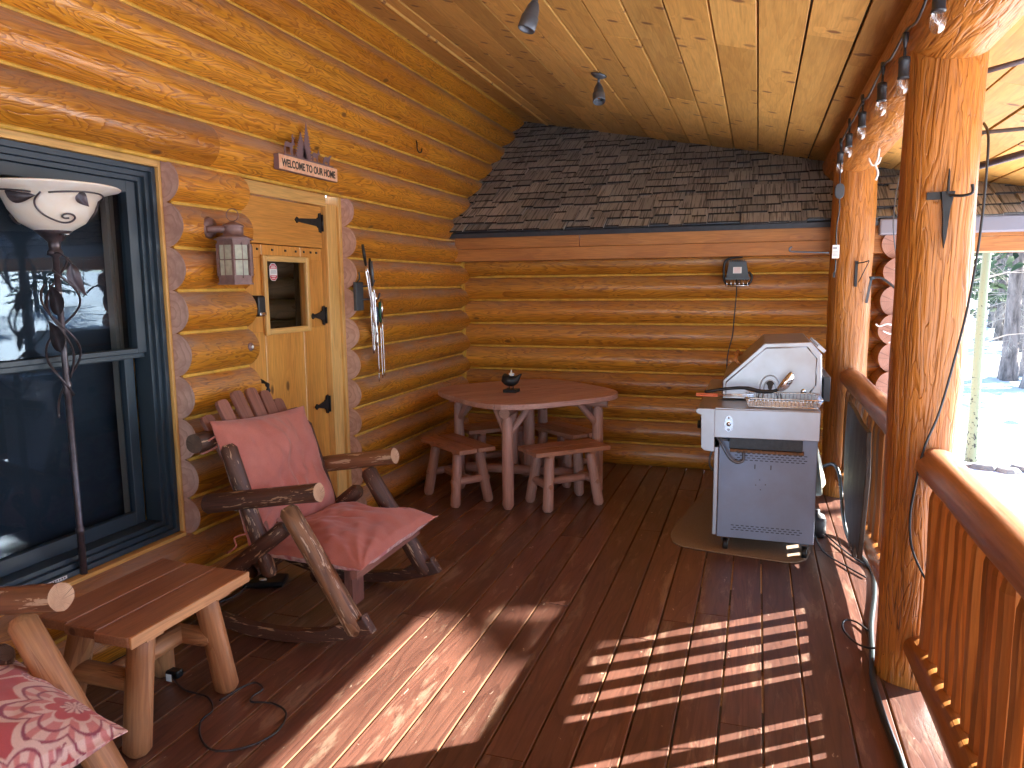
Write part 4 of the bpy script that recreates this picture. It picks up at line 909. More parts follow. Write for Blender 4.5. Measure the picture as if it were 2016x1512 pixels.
tool('skewer','skewer with dark blue handle',4.285,1.37,4.29,.97,M['blue'],.12,two=False,cat='skewer')
tool('skewer','skewer with dark green handle',4.325,1.40,4.335,.93,M['green'],.13,two=False,cat='skewer')
tool('skewer','plain steel skewer right of the green handled one',4.35,1.42,4.365,.94,M['chrome'],.13,two=False,cat='skewer')
tool('skewer','plain steel skewer between the blue and green handles',4.305,1.45,4.315,.91,M['chrome'],.05,two=False,cat='skewer',x=-2.35)

# --- floodlight on back wall
FL_=thing('flood_light','black portable work light with tube frame hung on the rear wall','work light',(-.15,5.97,1.60))
m_=MB(); m_.tube(smooth_path([(-.115,5.93,1.70),(-.20,5.93,1.69),(-.245,5.93,1.66),(-.25,5.93,1.57),(-.24,5.93,1.51),(-.20,5.93,1.485),(-.10,5.93,1.485),(-.06,5.93,1.50),(-.045,5.93,1.55),(-.07,5.93,1.585)],4),.009,8); m_.build('tube_frame',M['black'],FL_)
m_=MB(); m_.prism([(-.085,0),(.085,0),(.062,.13),(-.062,.13)],(-.15,5.92,1.535),(1,0,0),(0,0,1),(0,1,0),.07); m_.box((-.24,5.905,1.525),(-.06,5.985,1.547))
for k in range(9): m_.box((-.205+k*.0125,5.925,1.665),(-.200+k*.0125,5.975,1.678))
m_.build('housing',M['darkgrey'],FL_,bevel=.003)
m_=MB()
for k in range(6): m_.tube([(-.225+k*.03,5.91,1.525),(-.225+k*.03,5.90,1.485)],.0035,6)
m_.tube([(-.235,5.90,1.482),(-.06,5.90,1.482)],.004,6); m_.build('wire_guard',M['chrome'],FL_)
m_=MB(); m_.box((-.182,5.9175,1.575),(-.120,5.9195,1.622)); m_.build('label_plate',M['paper'],FL_)
m_=MB()
for k in range(5): m_.box((-.176,5.9168,1.582+k*.008),(-.128,5.9172,1.584+k*.008))
m_.build('label_print',M['redink'],FL_)
m_=MB(); m_.tube(smooth_path([(-.15,5.90,1.53),(-.153,5.94,1.48),(-.155,5.98,1.40),(-.165,5.99,1.25),(-.175,6.0,1.10),(-.205,6.0,.95),(-.21,5.98,.80),(-.20,5.9,.5),(-.1,5.8,.03)],5),.005,6); m_.build('power_cord',M['rubber'],FL_)

# --- ceiling spotlights
def spot(x,y,tilt,label):
    z=cz(x)-.002; t=thing('ceiling_spotlight',label,'spotlight',(x,y,z),group='grey ceiling spotlights')
    m_=MB(); m_.lathe([(.001,0),(.052,0),(.052,-.008),(.03,-.022),(.012,-.026),(.001,-.026)],(x,y,z),24,axis=(.262,0,1)); m_.build('mount',M['fixture'],t)
    m_=MB(); m_.tube([(x,y,z-.02),(x-.003,y,z-.055)],.009,8); m_.lathe([(.001,-.014),(.013,-.008),(.013,.008),(.001,.014)],(x-.003,y,z-.06),12); m_.build('knuckle',M['fixture'],t)
    d_=Vector(tilt).normalized(); c=Vector((x-.003,y,z-.06))
    m_=MB(); m_.lathe([(.012,0),(.02,.01),(.030,.035),(.036,.07),(.040,.075),(.041,.13),(.038,.135),(.036,.13),(.033,.10),(.001,.095)],c,28,axis=d_); hd=m_.build('shade',M['fixture'],t)
    m_=MB(); m_.lathe([(.001,.104),(.033,.100),(.034,.108),(.001,.113)],c,24,axis=d_); m_.build('lens',M['chrome'],hd)
spot(-1.00,3.42,(-.25,-.12,-.8),'nearer ceiling spotlight at the top edge, pointing down left')
spot(-1.02,4.93,(.10,-.35,-.8),'farther ceiling spotlight above the table, lens facing the camera')

# ================================================================== GRILL
GR=thing('gas_grill','stainless steel gas grill on casters beside the porch column','grill',(.07,4.7,0))
def vent_rows(mb,x0,x1,z0,rows,y,dz=.0125):
    for r_ in range(rows):
        x=x0+(.012 if r_%2 else 0)
        while x<x1: mb.box((x,y-.0012,z0+r_*dz),(x+.016,y+.0,z0+r_*dz+.004)); x+=.0265
m_=MB(); m_.box((-.175,4.17,.088),(.333,5.28,.70)); m_.build('cabinet',M['cabinet'],GR,bevel=.004)
m_=MB(); m_.box((-.202,4.175,.095),(-.177,5.28,.60)); m_.build('cabinet_door',M['steel'],GR,bevel=.004)
m_=MB(); vent_rows(m_,-.09,.275,.535,4,4.17); vent_rows(m_,-.10,.265,.135,3,4.17); m_.build('vent_slots',M['black'],GR)
m_=MB()
for (x,z) in ((.045,.43),(.075,.405),(.05,.375),(.025,.40)): m_.lathe([(.001,0),(.003,0),(.003,.0015),(.001,.0015)],(x,4.1685,z),8,axis=(0,1,0))
for x in (.015,.098): m_.box((x,4.1685,.49),(x+.005,4.1705,.515))
m_.build('screw_holes',M['ink'],GR)
m_=MB(); m_.prism([(-.20,.665),(.335,.672),(.335,.827),(-.20,.822)],(0,4.115,0),(1,0,0),(0,0,1),(0,1,0),.012); m_.box((-.20,4.127,.815),(.335,5.45,.830)); m_.box((-.20,4.40,.67),(.335,5.45,.815)); m_.build('side_shelf',M['steel'],GR,bevel=.003)
m_=MB(); m_.box((-.03,4.30,.8305),(.0,4.38,.8315)); m_.box((-.20,4.40,.8302),(.33,4.403,.8325)); m_.build('shelf_slot',M['darkgrey'],GR)
m_=MB(); m_.prism([(-.198,.585),(-.20,.824),(-.285,.824),(-.297,.818),(-.30,.806),(-.294,.795),(-.272,.788),(-.268,.605),(-.25,.59)][::-1],(0,4.112,0),(1,0,0),(0,0,1),(0,1,0),1.30); m_.build('control_panel',M['steel'],GR,bevel=.002)
for y in (4.22,4.45,4.7,4.95,5.2):
    m_=MB(); m_.lathe([(.001,-.028),(.022,-.026),(.024,-.004),(.026,0)],(-.270,y,.715),20,axis=(1,0,0)); m_.build('knob',M['black'],GR)
m_=MB(); m_.prism([(-.02,-.032),(.0,-.046),(.02,-.032),(.02,-.014),(.024,0),(.02,.014),(.016,.036),(.0,.046),(-.016,.036),(-.02,.014),(-.024,0),(-.02,-.014)],(-.125,4.112,.745),(1,0,0),(0,0,1),(0,1,0),.003); m_.lathe([(.001,0),(.012,.001),(.012,.012),(.001,.013)],(-.125,4.10,.745),12,axis=(0,1,0))
for z in (.713,.777): m_.lathe([(.001,0),(.006,.001),(.001,.004)],(-.125,4.108,z),10,axis=(0,1,0))
m_.build('bottle_opener',M['chrome'],GR)
m_=MB(); m_.box((-.12,4.135,.605),(.255,4.169,.667)); m_.build('burner_panel',M['blackmetal'],GR,bevel=.002)
m_=MB(); m_.box((-.115,4.12,.588),(.262,4.17,.603)); m_.build('drip_tray',M['rust'],GR)
m_=MB(); m_.tube(smooth_path([(-.185,4.14,.665),(-.155,4.12,.62),(-.115,4.115,.555),(-.075,4.115,.533),(-.045,4.12,.545),(-.045,4.13,.585)],5),.008,8); m_.tube(smooth_path([(-.205,4.2,.59),(-.225,4.2,.53),(-.222,4.21,.48),(-.20,4.22,.45)],5),.006,8); m_.tube([(-.19,4.14,.655),(-.12,4.15,.648)],.007,8); m_.build('gas_hose',M['fixture'],GR)
lid=[(-.178,.835),(-.178,.945),(.046,1.165),(.288,1.177),(.350,1.105),(.362,.835)]
m_=MB(); m_.prism(lid,(0,4.41,0),(1,0,0),(0,0,1),(0,1,0),.74); ld=m_.build('lid',M['steel'],GR,bevel=.008)
inner=[(-.155,.87),(-.155,.935),(.058,1.135),(.272,1.145),(.325,1.085),(.325,.93),(.295,.89)]
m_=MB()
for a,b in zip(inner[:-1],inner[1:]): m_.tube([(a[0],4.4075,a[1]),(b[0],4.4075,b[1])],.0035,6)
ar=[(.085+.055*math.cos(R(k)),.905+.075*math.sin(R(k))) for k in range(0,181,12)]; ar=[(.147,.845)]+ar+[(.023,.845)]
m_.tube([(a,4.407,b) for a,b in ar],.0035,6); ar=[(.085+.032*math.cos(R(k)),.905+.048*math.sin(R(k))) for k in range(0,181,15)]; m_.tube([(.123,.845,)] and [(.128,4.407,.845)]+[(a,4.407,b) for a,b in ar]+[(.045,4.407,.845)],.003,6)
m_.build('lid_emboss',M['steel'],ld)
m_=MB(); m_.prism([(-.028,.015),(-.014,-.002),(-.01,-.022),(.0,-.028),(.01,-.022),(.014,-.002),(.028,.015),(.018,.024),(-.018,.024)],(.085,4.408,.925),(1,0,0),(0,0,1),(0,1,0),.003); m_.build('spit_hole',M['ink'],ld)
m_=MB(); m_.lathe([(.001,0),(.014,.0),(.014,.004),(.010,.006),(.001,.006)],(.262,4.404,.895),18,axis=(0,1,0)); m_.build('pivot_bolt',M['chrome'],ld)
m_=MB(); 
for k in range(7): m_.box((.325,4.46+k*.10,1.122),(.375,4.50+k*.10,1.140),rot=Matrix.Rotation(R(38),3,'Y'))
m_.build('rear_vents',M['steel'],ld)
m_=MB(); m_.tube([(-.11,4.46,1.055),(-.11,5.10,1.055)],.011,10)
for y in (4.47,5.09): m_.tube([(-.11,y,1.055),(-.075,y,1.03)],.009,8)
m_.build('lid_handle',M['side_edge'],ld)
m_=MB(); m_.box((.368,4.45,.835),(.405,5.1,.975)); m_.build('rear_box',M['darkgrey'],GR,bevel=.004)
for (x,y) in ((-.128,4.225),(.288,4.20),(-.128,5.2),(.288,5.2)):
    m_=MB(); m_.box((x-.022,y-.012,.055),(x-.018,y+.012,.088)); m_.box((x+.018,y-.012,.055),(x+.022,y+.012,.088)); m_.box((x-.022,y-.015,.080),(x+.022,y+.015,.0885)); cs=m_.build('caster',M['fixture'],GR)
    m_=MB(); m_.lathe([(.001,-.014),(.030,-.014),(.033,-.009),(.033,.009),(.030,.014),(.001,.014)],(x,y,.033),24,axis=(1,0,0)); m_.build('wheel',M['black'],cs)
# mat
m_=MB(); mp=[(-.42,4.17),(-.455,4.25),(-.46,4.40),(-.45,4.9),(-.36,5.45),(.30,5.45),(.36,5.3),(.34,4.25),(.31,4.13),(.24,4.10)]
mpp=[(p.x,p.y) for p in smooth_path([(a,b,0) for a,b in mp]+[(mp[0][0],mp[0][1],0)],4)[:-1]]; mpp=[(-.44,4.30),(-.45,4.36),(-.44,4.55),(-.38,5.0),(-.32,5.45),(.32,5.45),(.33,4.3),(.30,4.17),(.26,4.115),(.20,4.09),(.08,4.105),(-.10,4.13),(-.28,4.16),(-.37,4.185),(-.42,4.23)]
m_.prism(mpp,(0,0,.001),(1,0,0),(0,1,0),(0,0,1),.006); tag(m_.build('grill_mat',M['mat'],bevel=.002),'thin brown rounded mat under the gas grill','mat')
# basket on shelf
BK=thing('grill_basket','chrome wire grill basket on the side shelf','basket',(.13,4.26,.832))
m_=MB(); x0,x1,y0,y1=-.045,.345,4.135,4.385
def rr(x0,x1,y0,y1,z,r=.025):
    out=[]
    for cx__,cy__,a0 in ((x1-r,y1-r,0),(x0+r,y1-r,90),(x0+r,y0+r,180),(x1-r,y0+r,270)):
        for k in range(5): a=R(a0+k*22.5); out.append((cx__+r*math.cos(a),cy__+r*math.sin(a),z))
    return out
m_.tube(rr(x0,x1,y0,y1,.885),.0035,6,closed=True); m_.tube(rr(x0+.02,x1-.02,y0+.015,y1-.015,.840),.0028,6,closed=True); m_.build('rim',M['chrome'],BK)
m_=MB()
for k in range(19):
    x=x0+.02+k*(x1-x0-.04)/18; m_.tube([(x,y0,.885),(x,y0+.018,.838),(x,y1-.018,.838),(x,y1,.885)],.0018,5)
for k in range(12):
    y=y0+.015+k*(y1-y0-.03)/11; m_.tube([(x0,y,.885),(x0+.02,y,.840),(x1-.02,y,.840),(x1,y,.885)],.0018,5)
m_.build('wire_mesh',M['chrome'],BK)
# spatula-ladle and tongs on the shelf
SPN=thing('serving_ladle','dark handled ladle with steel bowl resting on the wire basket','ladle',(.05,4.2,.9))
m_=MB(); m_.tube(smooth_path([(-.26,4.18,.905),(-.15,4.19,.925),(-.05,4.20,.932),(.03,4.21,.915),(.09,4.22,.915),(.12,4.22,.925)],5),[.009]*11+[.011]*10+[.009]*5,8); m_.build('handle',M['black'],SPN)
m_=MB(); q=Matrix.Rotation(R(52),3,'Y')
ov=[(.062*math.cos(R(k*20)),.043*math.sin(R(k*20))) for k in range(18)]
vs=[];fs=[]
for s_k,(rr_,dz) in enumerate(((1.0,.02),(.93,.003),(.72,-.012),(.4,-.02),(.02,-.022))):
    for (a,b) in ov: vs.append(Vector((.165,4.22,.965))+Matrix.Rotation(R(-55),3,'Y')@Vector((a*rr_,b*rr_,dz)))
n=18
for i in range(4):
    for jx in range(n): k=(jx+1)%n; fs.append((i*n+jx,i*n+k,(i+1)*n+k,(i+1)*n+jx))
m_.add(vs,fs,smooth=True); bo=m_.build('bowl',M['chrome'],SPN); so_=bo.modifiers.new('solid','SOLIDIFY'); so_.thickness=.002
tg=thing('shelf_tongs','tongs with orange grips lying on the grill front edge','tongs',(-.2,4.17,.87))
m_=MB(); m_.box((-.305,4.155,.884),(-.19,4.175,.892)); m_.box((-.305,4.155,.894),(-.19,4.175,.900)); m_.build('grip',M['orange'],tg)
m_=MB(); m_.tube([(-.19,4.165,.888),(.0,4.17,.893)],.0035,6); m_.tube([(-.19,4.165,.897),(.0,4.18,.90)],.0035,6); m_.build('arm',M['chrome'],tg)
# towel
m_=MB(); vs=[];n=16
for j_ in range(n+1):
    for i_ in range(n+1):
        u=i_/n;v=j_/n; x=.345+.075*v*(.4+.6*u)+.018*math.sin(u*9+v*2)*(.3+v); y=4.62+.28*u-.03*v; z=.60-.34*v-.03*math.sin(u*6)*v
        vs.append((x,y,z))
m_.add(vs,[(j_*(n+1)+i_,j_*(n+1)+i_+1,(j_+1)*(n+1)+i_+1,(j_+1)*(n+1)+i_) for j_ in range(n) for i_ in range(n)],smooth=True); tw=m_.build('towel',M['cloth']); tw.modifiers.new('solid','SOLIDIFY').thickness=.006; tag(tw,'pale green rag hanging behind the grill','towel')
PBk=thing('gas_bottle','small black gas bottle half hidden behind the grill','gas bottle',(.40,4.95,0))
m_=MB(); m_.lathe([(.001,0),(.055,0),(.055,.02),(.06,.03),(.06,.10),(.045,.13),(.02,.14),(.02,.16)],(.375,4.62,0),28); m_.build('tank',M['black'],PBk)

# --- dark slab leaning on rail
m_=MB(); sp_=[(3.74,.80),(4.52,.83),(4.58,.55),(4.52,.33),(4.38,.20),(4.22,.17),(4.14,.09),(4.08,.16),(4.02,.10),(3.92,.20),(3.82,.15),(3.74,.40),(3.70,.62)]
pl=[]
for k in range(len(sp_)):
    a=sp_[k];b=sp_[(k+1)%len(sp_)]
    for q in range(3): t=q/3; pl.append((a[0]*(1-t)+b[0]*t+.006*math.sin(k*3+q*2),a[1]*(1-t)+b[1]*t+.006*math.cos(k*5+q*3)))
m_.prism(pl[::-1],(.505,0,0),(0,1,0),(0,0,1),(1,0,0),.022,ax=1); sb=m_.build('weathered_slab',M['slab'],bevel=.004); tag(sb,'dark weathered slab with a ragged bottom leaning on the far railing','slab')

# ================================================================== string lights
SLt=thing('string_lights','string of clear bulbs looped along the log beam','string lights',(.46,3.6,2.2))
bulbs=[(2.40,2.235),(2.905,2.185),(3.39,2.22),(3.99,2.235),(4.53,2.235),(4.97,2.21)]; XB=.445
cp=[(XB-.02,1.6,2.44),(XB-.01,2.0,2.37)]
for (y,z) in bulbs: cp+=[(XB+.004,y-.02,z+.135),(XB-.008,y+.20,z+.155)]
cp+=[(XB+.01,5.0,2.20)]
cp=[(XB,1.5,2.42),(XB-.005,2.0,2.36),(XB,2.38,2.375),(XB-.01,2.62,2.29),(XB,2.90,2.335),(XB-.01,3.12,2.31),(XB,3.38,2.35),(XB-.01,3.7,2.31),(XB,3.98,2.35),(XB-.01,4.25,2.32),(XB,4.52,2.345),(XB-.01,4.75,2.31),(XB+.005,4.96,2.33),(XB+.01,4.99,2.26)]
m_=MB(); m_.tube(smooth_path(cp,5),.0045,6); m_.build('cable',M['rubber'],SLt)
for (y,z) in bulbs:
    zt=z+.06
    m_=MB(); m_.tube([(XB,y,z+.145),(XB,y,z+.125),(XB,y,z+.095)],[.010,.010,.004],8); m_.tube([(XB,y,z+.10),(XB,y,z+.045)],.0045,6); m_.lathe([(.006,.05),(.018,.045),(.019,.03),(.0175,.028),(.0175,-.015),(.019,-.018),(.019,-.024),(.012,-.024)],(XB,y,z+.02),18); sk=m_.build('bulb_socket',M['rubber'],SLt)
    m_=MB(); m_.lathe([(.012,0),(.017,-.006),(.0205,-.022),(.0205,-.036),(.016,-.050),(.008,-.057),(.001,-.059)],(XB,y,z-.002),20); m_.build('bulb',M['bulb'],sk)
    m_=MB(); m_.tube([(XB-.006,y,z-.005),(XB-.008,y,z-.028),(XB,y+.003,z-.034),(XB+.008,y,z-.028),(XB+.006,y,z-.005)],.0012,5); m_.build('filament',M['chrome'],sk)
# dimmer box hanging from string
DM=thing('dimmer_box','black oval inline dimmer hanging at the far end of the string lights','dimmer',(XB,4.93,2.04))
m_=MB(); m_.prism([(.027*math.cos(R(k*20)),.045*math.copysign(abs(math.sin(R(k*20)))**.6,math.sin(R(k*20)))) for k in range(18)],(XB,4.90,2.04),(1,0,0),(0,0,1),(0,1,0),.022); m_.build('case',M['darkgrey'],DM,bevel=.004)
m_=MB(); m_.tube(smooth_path([(XB+.01,4.99,2.26),(XB,4.93,2.18),(XB,4.91,2.08)],4),.004,6); m_.tube(smooth_path([(XB,4.91,2.0),(XB+.005,4.92,1.93),(XB-.005,4.93,1.83),(XB,4.95,1.72)],5),.004,6); m_.tube(smooth_path([(XB,4.95,1.64),(XB,4.95,1.58),(XB-.005,4.95,1.54)],4),.004,6); m_.build('cord',M['rubber'],DM)
m_=MB(); m_.box((XB-.022,4.94,1.645),(XB+.018,4.944,1.725)); m_.build('paper_tag',M['paper'],DM)
m_=MB(); m_.box((XB-.018,4.9385,1.70),(XB+.004,4.9392,1.712)); 
for k in range(4): m_.box((XB-.018,4.9385,1.66+k*.008),(XB+.012,4.9392,1.662+k*.008))
m_.build('tag_print',M['greyink'],DM)
m_=MB(); m_.box((XB-.012,4.943,1.53),(XB+.002,4.957,1.56)); m_.build('plug',M['black'],DM)

# hooks on columns and beam
H=thing('iron_hook','black wrought iron plant hook on the nearest column','hook',(.59,2.89,1.75))
m_=MB(); m_.box((.535,2.885,1.775),(.60,2.893,1.80)); m_.prism([(-.012,.03),(.03,.03),(.018,-.03),(.012,-.12),(.006,-.16),(.0,-.12),(-.004,-.04)],(.588,2.872,1.77),(1,0,0),(0,0,1),(0,1,0),.014); m_.prism([(0,0),(.008,.0),(.006,.075),(.002,.085)],(.592,2.868,1.79),(1,0,0),(0,0,1),(0,1,0),.012)
m_.tube(smooth_path([(.60,2.86,1.785),(.63,2.84,1.78),(.655,2.83,1.785),(.658,2.83,1.80),(.655,2.83,1.815)],4),.005,6); m_.build('bracket',M['black'],H,bevel=.001)
m_=MB(); m_.box((.615,5.475,1.47),(.632,5.492,1.64)); m_.tube(smooth_path([(.62,5.48,1.625),(.66,5.43,1.63),(.69,5.41,1.64)],3),.004,6); m_.tube([(.69,5.41,1.635),(.64,5.47,1.50)],.003,6); tag(m_.build('iron_bracket',M['black']),'small black iron bracket on the farther column','bracket')
m_=MB(); m_.tube(smooth_path([(.45,5.50,1.70),(.35,5.50,1.705),(.25,5.50,1.71),(.205,5.50,1.715),(.20,5.50,1.735),(.215,5.50,1.745)],4),.006,6); tag(m_.build('hanger_arm',M['fixture']),'grey curled hanger arm reaching left from the farther column','hook')
m_=MB(); m_.tube(smooth_path([(.60,4.55,2.22),(.595,4.55,2.16),(.585,4.55,2.13),(.60,4.55,2.09),(.59,4.55,2.05)],4),.006,6); m_.tube(smooth_path([(.55,4.55,2.17),(.57,4.55,2.13),(.60,4.55,2.14),(.61,4.55,2.17)],4),.005,6); tag(m_.build('white_hook',M['white']),'white twisted wire hook under the log beam','hook')
m_=MB(); m_.box((.70,5.48,1.36),(.715,5.50,1.53),rot=Matrix.Rotation(R(8),3,'Y')); m_.tube(smooth_path([(.71,5.46,1.52),(.76,5.44,1.53),(.82,5.42,1.49),(.88,5.40,1.43)],4),.008,6); m_.tube([(.70,5.45,1.53),(.735,5.45,1.53)],.008,6); tag(m_.build('hose_bracket',M['darkgrey']),'dark metal arm bracket on the right side of the farther column','bracket')
# antler-like prongs on log ends
m_=MB(); m_.tube(smooth_path([(.93,5.66,1.19),(.85,5.60,1.215),(.80,5.60,1.20),(.775,5.60,1.215)],4),.006,6); m_.tube(smooth_path([(.93,5.66,1.14),(.86,5.60,1.15),(.82,5.58,1.17)],4),.005,6); m_.tube(smooth_path([(.94,5.7,1.60),(.90,5.60,1.60),(.87,5.58,1.585)],4),.005,6); m_.tube(smooth_path([(.93,5.7,1.10),(.89,5.62,1.10),(.865,5.62,1.085)],4),.005,6)
tag(m_.build('peg_rack',M['white']),'bleached curved pegs on the cut log ends','peg rack')
# rods right of near column
m_=MB(); m_.tube([(.69,3.10,2.02),(1.6,3.10,2.05)],.007,8); tag(m_.build('curtain_rod',M['fixture']),'thin straight metal rod right of the nearest column','rod')
m_=MB(); m_.tube([(.70,3.2,2.24),(1.4,3.35,2.42)],.010,8); tag(m_.build('ceiling_pipe',M['lampmetal']),'thin brown pipe under the ceiling at the top right corner','pipe')
m_=MB(); m_.tube([(.82,4.4,2.02),(1.5,3.9,2.16)],.018,10); tag(m_.build('shade_roller',M['lampmetal']),'dark textured roller tube under the ceiling at the right edge','roller')
# cord down the column
m_=MB(); m_.tube(smooth_path([(.735,3.08,2.05),(.726,2.97,1.98),(.722,2.95,1.80),(.710,2.93,1.62),(.685,2.90,1.42),(.655,2.885,1.25),(.615,2.875,1.05),(.575,2.872,.92),(.555,2.875,.78),(.545,2.875,.66),(.555,2.85,.55),(.60,2.82,.45)],6),.0045,6); tag(m_.build('hanging_cord',M['rubber']),'thin black cord draped diagonally down the nearest column','cord')
m_=MB(); m_.tube(smooth_path([(.86,5.5,2.22),(.83,5.45,2.05),(.82,5.4,1.85),(.85,5.4,1.65),(.88,5.4,1.52)],6),.004,6); tag(m_.build('hanging_cord',M['fixture']),'thin grey wire hanging between the two columns','cord')
# floor cables
m_=MB(); m_.tube(smooth_path([(.45,5.15,.30),(.50,5.05,.34),(.53,4.95,.28),(.54,4.75,.08),(.555,4.5,.014),(.60,4.2,.012),(.615,4.05,.012),(.58,3.75,.012),(.52,3.4,.012),(.485,3.1,.012),(.462,2.9,.012),(.462,2.65,.012),(.475,2.35,.012),(.48,1.8,.012)],6),.0115,8); tag(m_.build('extension_cable',plain('dark green cable',(.025,.035,.035),.3)),'thick dark green cable along the deck below the railing','cable')
m_=MB(); m_.tube(smooth_path([(.36,4.85,.03),(.45,4.55,.012),(.53,4.30,.010),(.60,4.15,.010)],6),.005,6); m_.tube(smooth_path([(.36,4.55,.03),(.40,4.3,.010),(.50,4.1,.010),(.57,3.98,.010)],6),.005,6); tag(m_.build('thin_cable',M['rubber']),'pair of thin black cords from grill to railing','cord')
m_=MB(); m_.tube(smooth_path([(.50,3.34,.012),(.46,3.42,.01),(.415,3.42,.01),(.40,3.33,.01),(.43,3.22,.01),(.475,3.16,.018),(.53,3.02,.09),(.60,2.83,.15),(.63,2.75,.17)],6),.0045,6); tag(m_.build('looped_cable',M['rubber']),'thin cable loop on the deck before the nearest column','cord')
m_=MB(); m_.tube(smooth_path([(-2.45,2.2,.02),(-2.3,2.19,.01),(-2.2,2.17,.01),(-2.12,2.15,.016),(-2.08,2.12,.01),(-2.0,2.08,.007),(-1.93,2.07,.007),(-1.87,2.06,.007),(-1.80,2.0,.007),(-1.79,1.93,.007),(-1.725,1.853,.007),(-1.636,1.809,.007),(-1.549,1.85,.007),(-1.500,1.95,.007),(-1.535,2.06,.007),(-1.62,2.10,.007),(-1.70,2.085,.007),(-1.72,2.12,.007),(-1.715,2.17,.007),(-1.77,2.2,.007),(-1.80,2.15,.007),(-1.81,2.05,.012)],6),.0035,6); lc=m_.build('lamp_cord',M['rubber']); tag(lc,'thin black lamp cord curled on the deck by the side table','cord')
m_=MB(); m_.box((-2.135,2.13,.004),(-2.075,2.165,.034)); m_.build('switch',M['black'],lc,bevel=.006)
m_=MB(); m_.box((-2.10,2.10,.012),(-2.075,2.102,.040)); m_.build('tag',M['paper'],lc)
OB=thing('power_strip','dark outlet box with white button on the deck under the rocker','power box',(-2.33,3.04,0))
m_=MB(); m_.box((-2.44,2.97,.0),(-2.24,3.10,.028),rot=Matrix.Rotation(R(20),3,'Z')); m_.build('case',M['black'],OB,bevel=.008)
m_=MB(); m_.lathe([(.001,.028),(.022,.028),(.02,.034),(.001,.035)],(-2.34,3.01,.0),16,sy=.6); m_.build('button',M['white'],OB)
m_=MB(); m_.tube(smooth_path([(-2.40,2.98,.015),(-2.38,2.85,.006),(-2.42,2.7,.006),(-2.45,2.4,.006)],5),.0035,6); m_.build('cord',M['fixture'],OB)

# ================================================================== OUTSIDE
random.seed(21)
def conifer(name,h,rad,z0,nb,label=None,dens=1.0,trunk_r=.2,needle_len=.22):
    t=thing(name,label or 'conifer','tree',(0,0,0))
    m_=MB(); m_.log((0,0,-.3),(0,0,h*.96),trunk_r,.02,n=12,seg=12,wob=.12,cap=False); 
    m_.log((0,0,-.3),(0,0,.5),trunk_r*1.5,trunk_r*.98,n=12,seg=4,wob=.25,cap=False); m_.build('trunk',M['pinebark'],t,world=False)
    c=MB(); br=MB()
    for k in range(nb):
        f=(k+random.random())/nb; z=z0+(h-z0)*f; L_=rad*(1-f)**.8*random.uniform(.7,1.1)+.15; a=random.uniform(0,6.283); dr=random.uniform(-.25,.05)
        d_=Vector((math.cos(a),math.sin(a),dr)); br.tube([(0,0,z),tuple(Vector((0,0,z))+d_*L_*.6+Vector((0,0,-.02*L_))),tuple(Vector((0,0,z))+d_*L_)],[.02*L_**.5+.006,.012,.004],4,cap=False)
        side=Vector((-math.sin(a),math.cos(a),0)); nn=int(L_*16*dens)+4
        for q in range(nn):
            s=random.uniform(.18,1.05); w=.34*L_*(1.15-s)*random.uniform(-1,1); p=Vector((0,0,z))+d_*L_*s+side*w+Vector((0,0,random.uniform(-.10,.05)-.12*abs(w)))
            sz=needle_len*random.uniform(.6,1.3); e1=(d_+side*random.uniform(-1,1)+Vector((0,0,random.uniform(-.5,.2)))).normalized()*sz; e2=Vector((random.uniform(-1,1),random.uniform(-1,1),random.uniform(-.6,.6))).normalized()*sz*.30
            c.add([p-e2,p+e1,p+e2,p-e1*.3],[(0,1,2),(0,2,3)],0,None,random.random())
    br.build('branches',M['pinebark'],t,world=False); c.build('crown',M['needle'],t,world=False)
    return t
p1=conifer('pine_tree',13,2.4,2.6,70,dens=1.3,trunk_r=.15); p2=conifer('spruce_tree',10,1.9,.9,80,dens=1.2,trunk_r=.12); 
def place(src,x,y,s,rz,label,grp='conifers beyond the porch'):
    global used
    o=src if src.name not in used else copy_tree(src); used.add(src.name); o.location=(x,y,gz(x,y)-.05); o.scale=(s,s,s); o.rotation_euler=(0,0,rz); o['label']=label; o['group']=grp; return o
used=set()
GL='conifer in the snowy woods beyond the railing'
place(p1,4.75,16.8,1.0,.4,'big grey barked pine with dead twigs, right of the pale aspen')
place(p1,5.25,17.4,.9,2.4,'pine touching the right edge, just behind the big pine')
place(p2,7.3,27,1.1,1.1,GL); 
rng=random.Random(4); n_=0
cand=[]
while len(cand)<46:
    x=rng.uniform(3,46); y=rng.uniform(-16,48); sx_=(-.584*x+.811*y); along_=.811*x+.584*y
    if -4<sx_<9 and along_<48: continue
    if x<9 and -3<y<13: continue
    if any((x-a)**2+(y-b)**2<6 for a,b in cand): continue
    cand.append((x,y))
for (x,y) in cand: place(rng.choice([p1,p2]),x,y,rng.uniform(.8,1.25),rng.uniform(0,6),GL)
for (x,y,s) in ((8.2,24,1.0),(10,31,1.2),(6.2,30,1.2),(12,36,1.3),(9.2,35,1.2),(13.5,42,1.4),(6.6,22.5,.9),(11.5,27,1.1),(8.8,40,1.4)): place(rng.choice([p1,p2]),x,y,s,rng.uniform(0,6),GL)
# tree shading the deck: stands towards the sun
p3=conifer('pine_tree',11.5,1.05,6.5,70,dens=2.6,trunk_r=.11,needle_len=.2)
shade=place(p3,.811*13.2-.584*3.88,.811*3.88+.584*13.2,1.0,0.5,'tall bare stemmed pine whose high crown shades part of the deck')

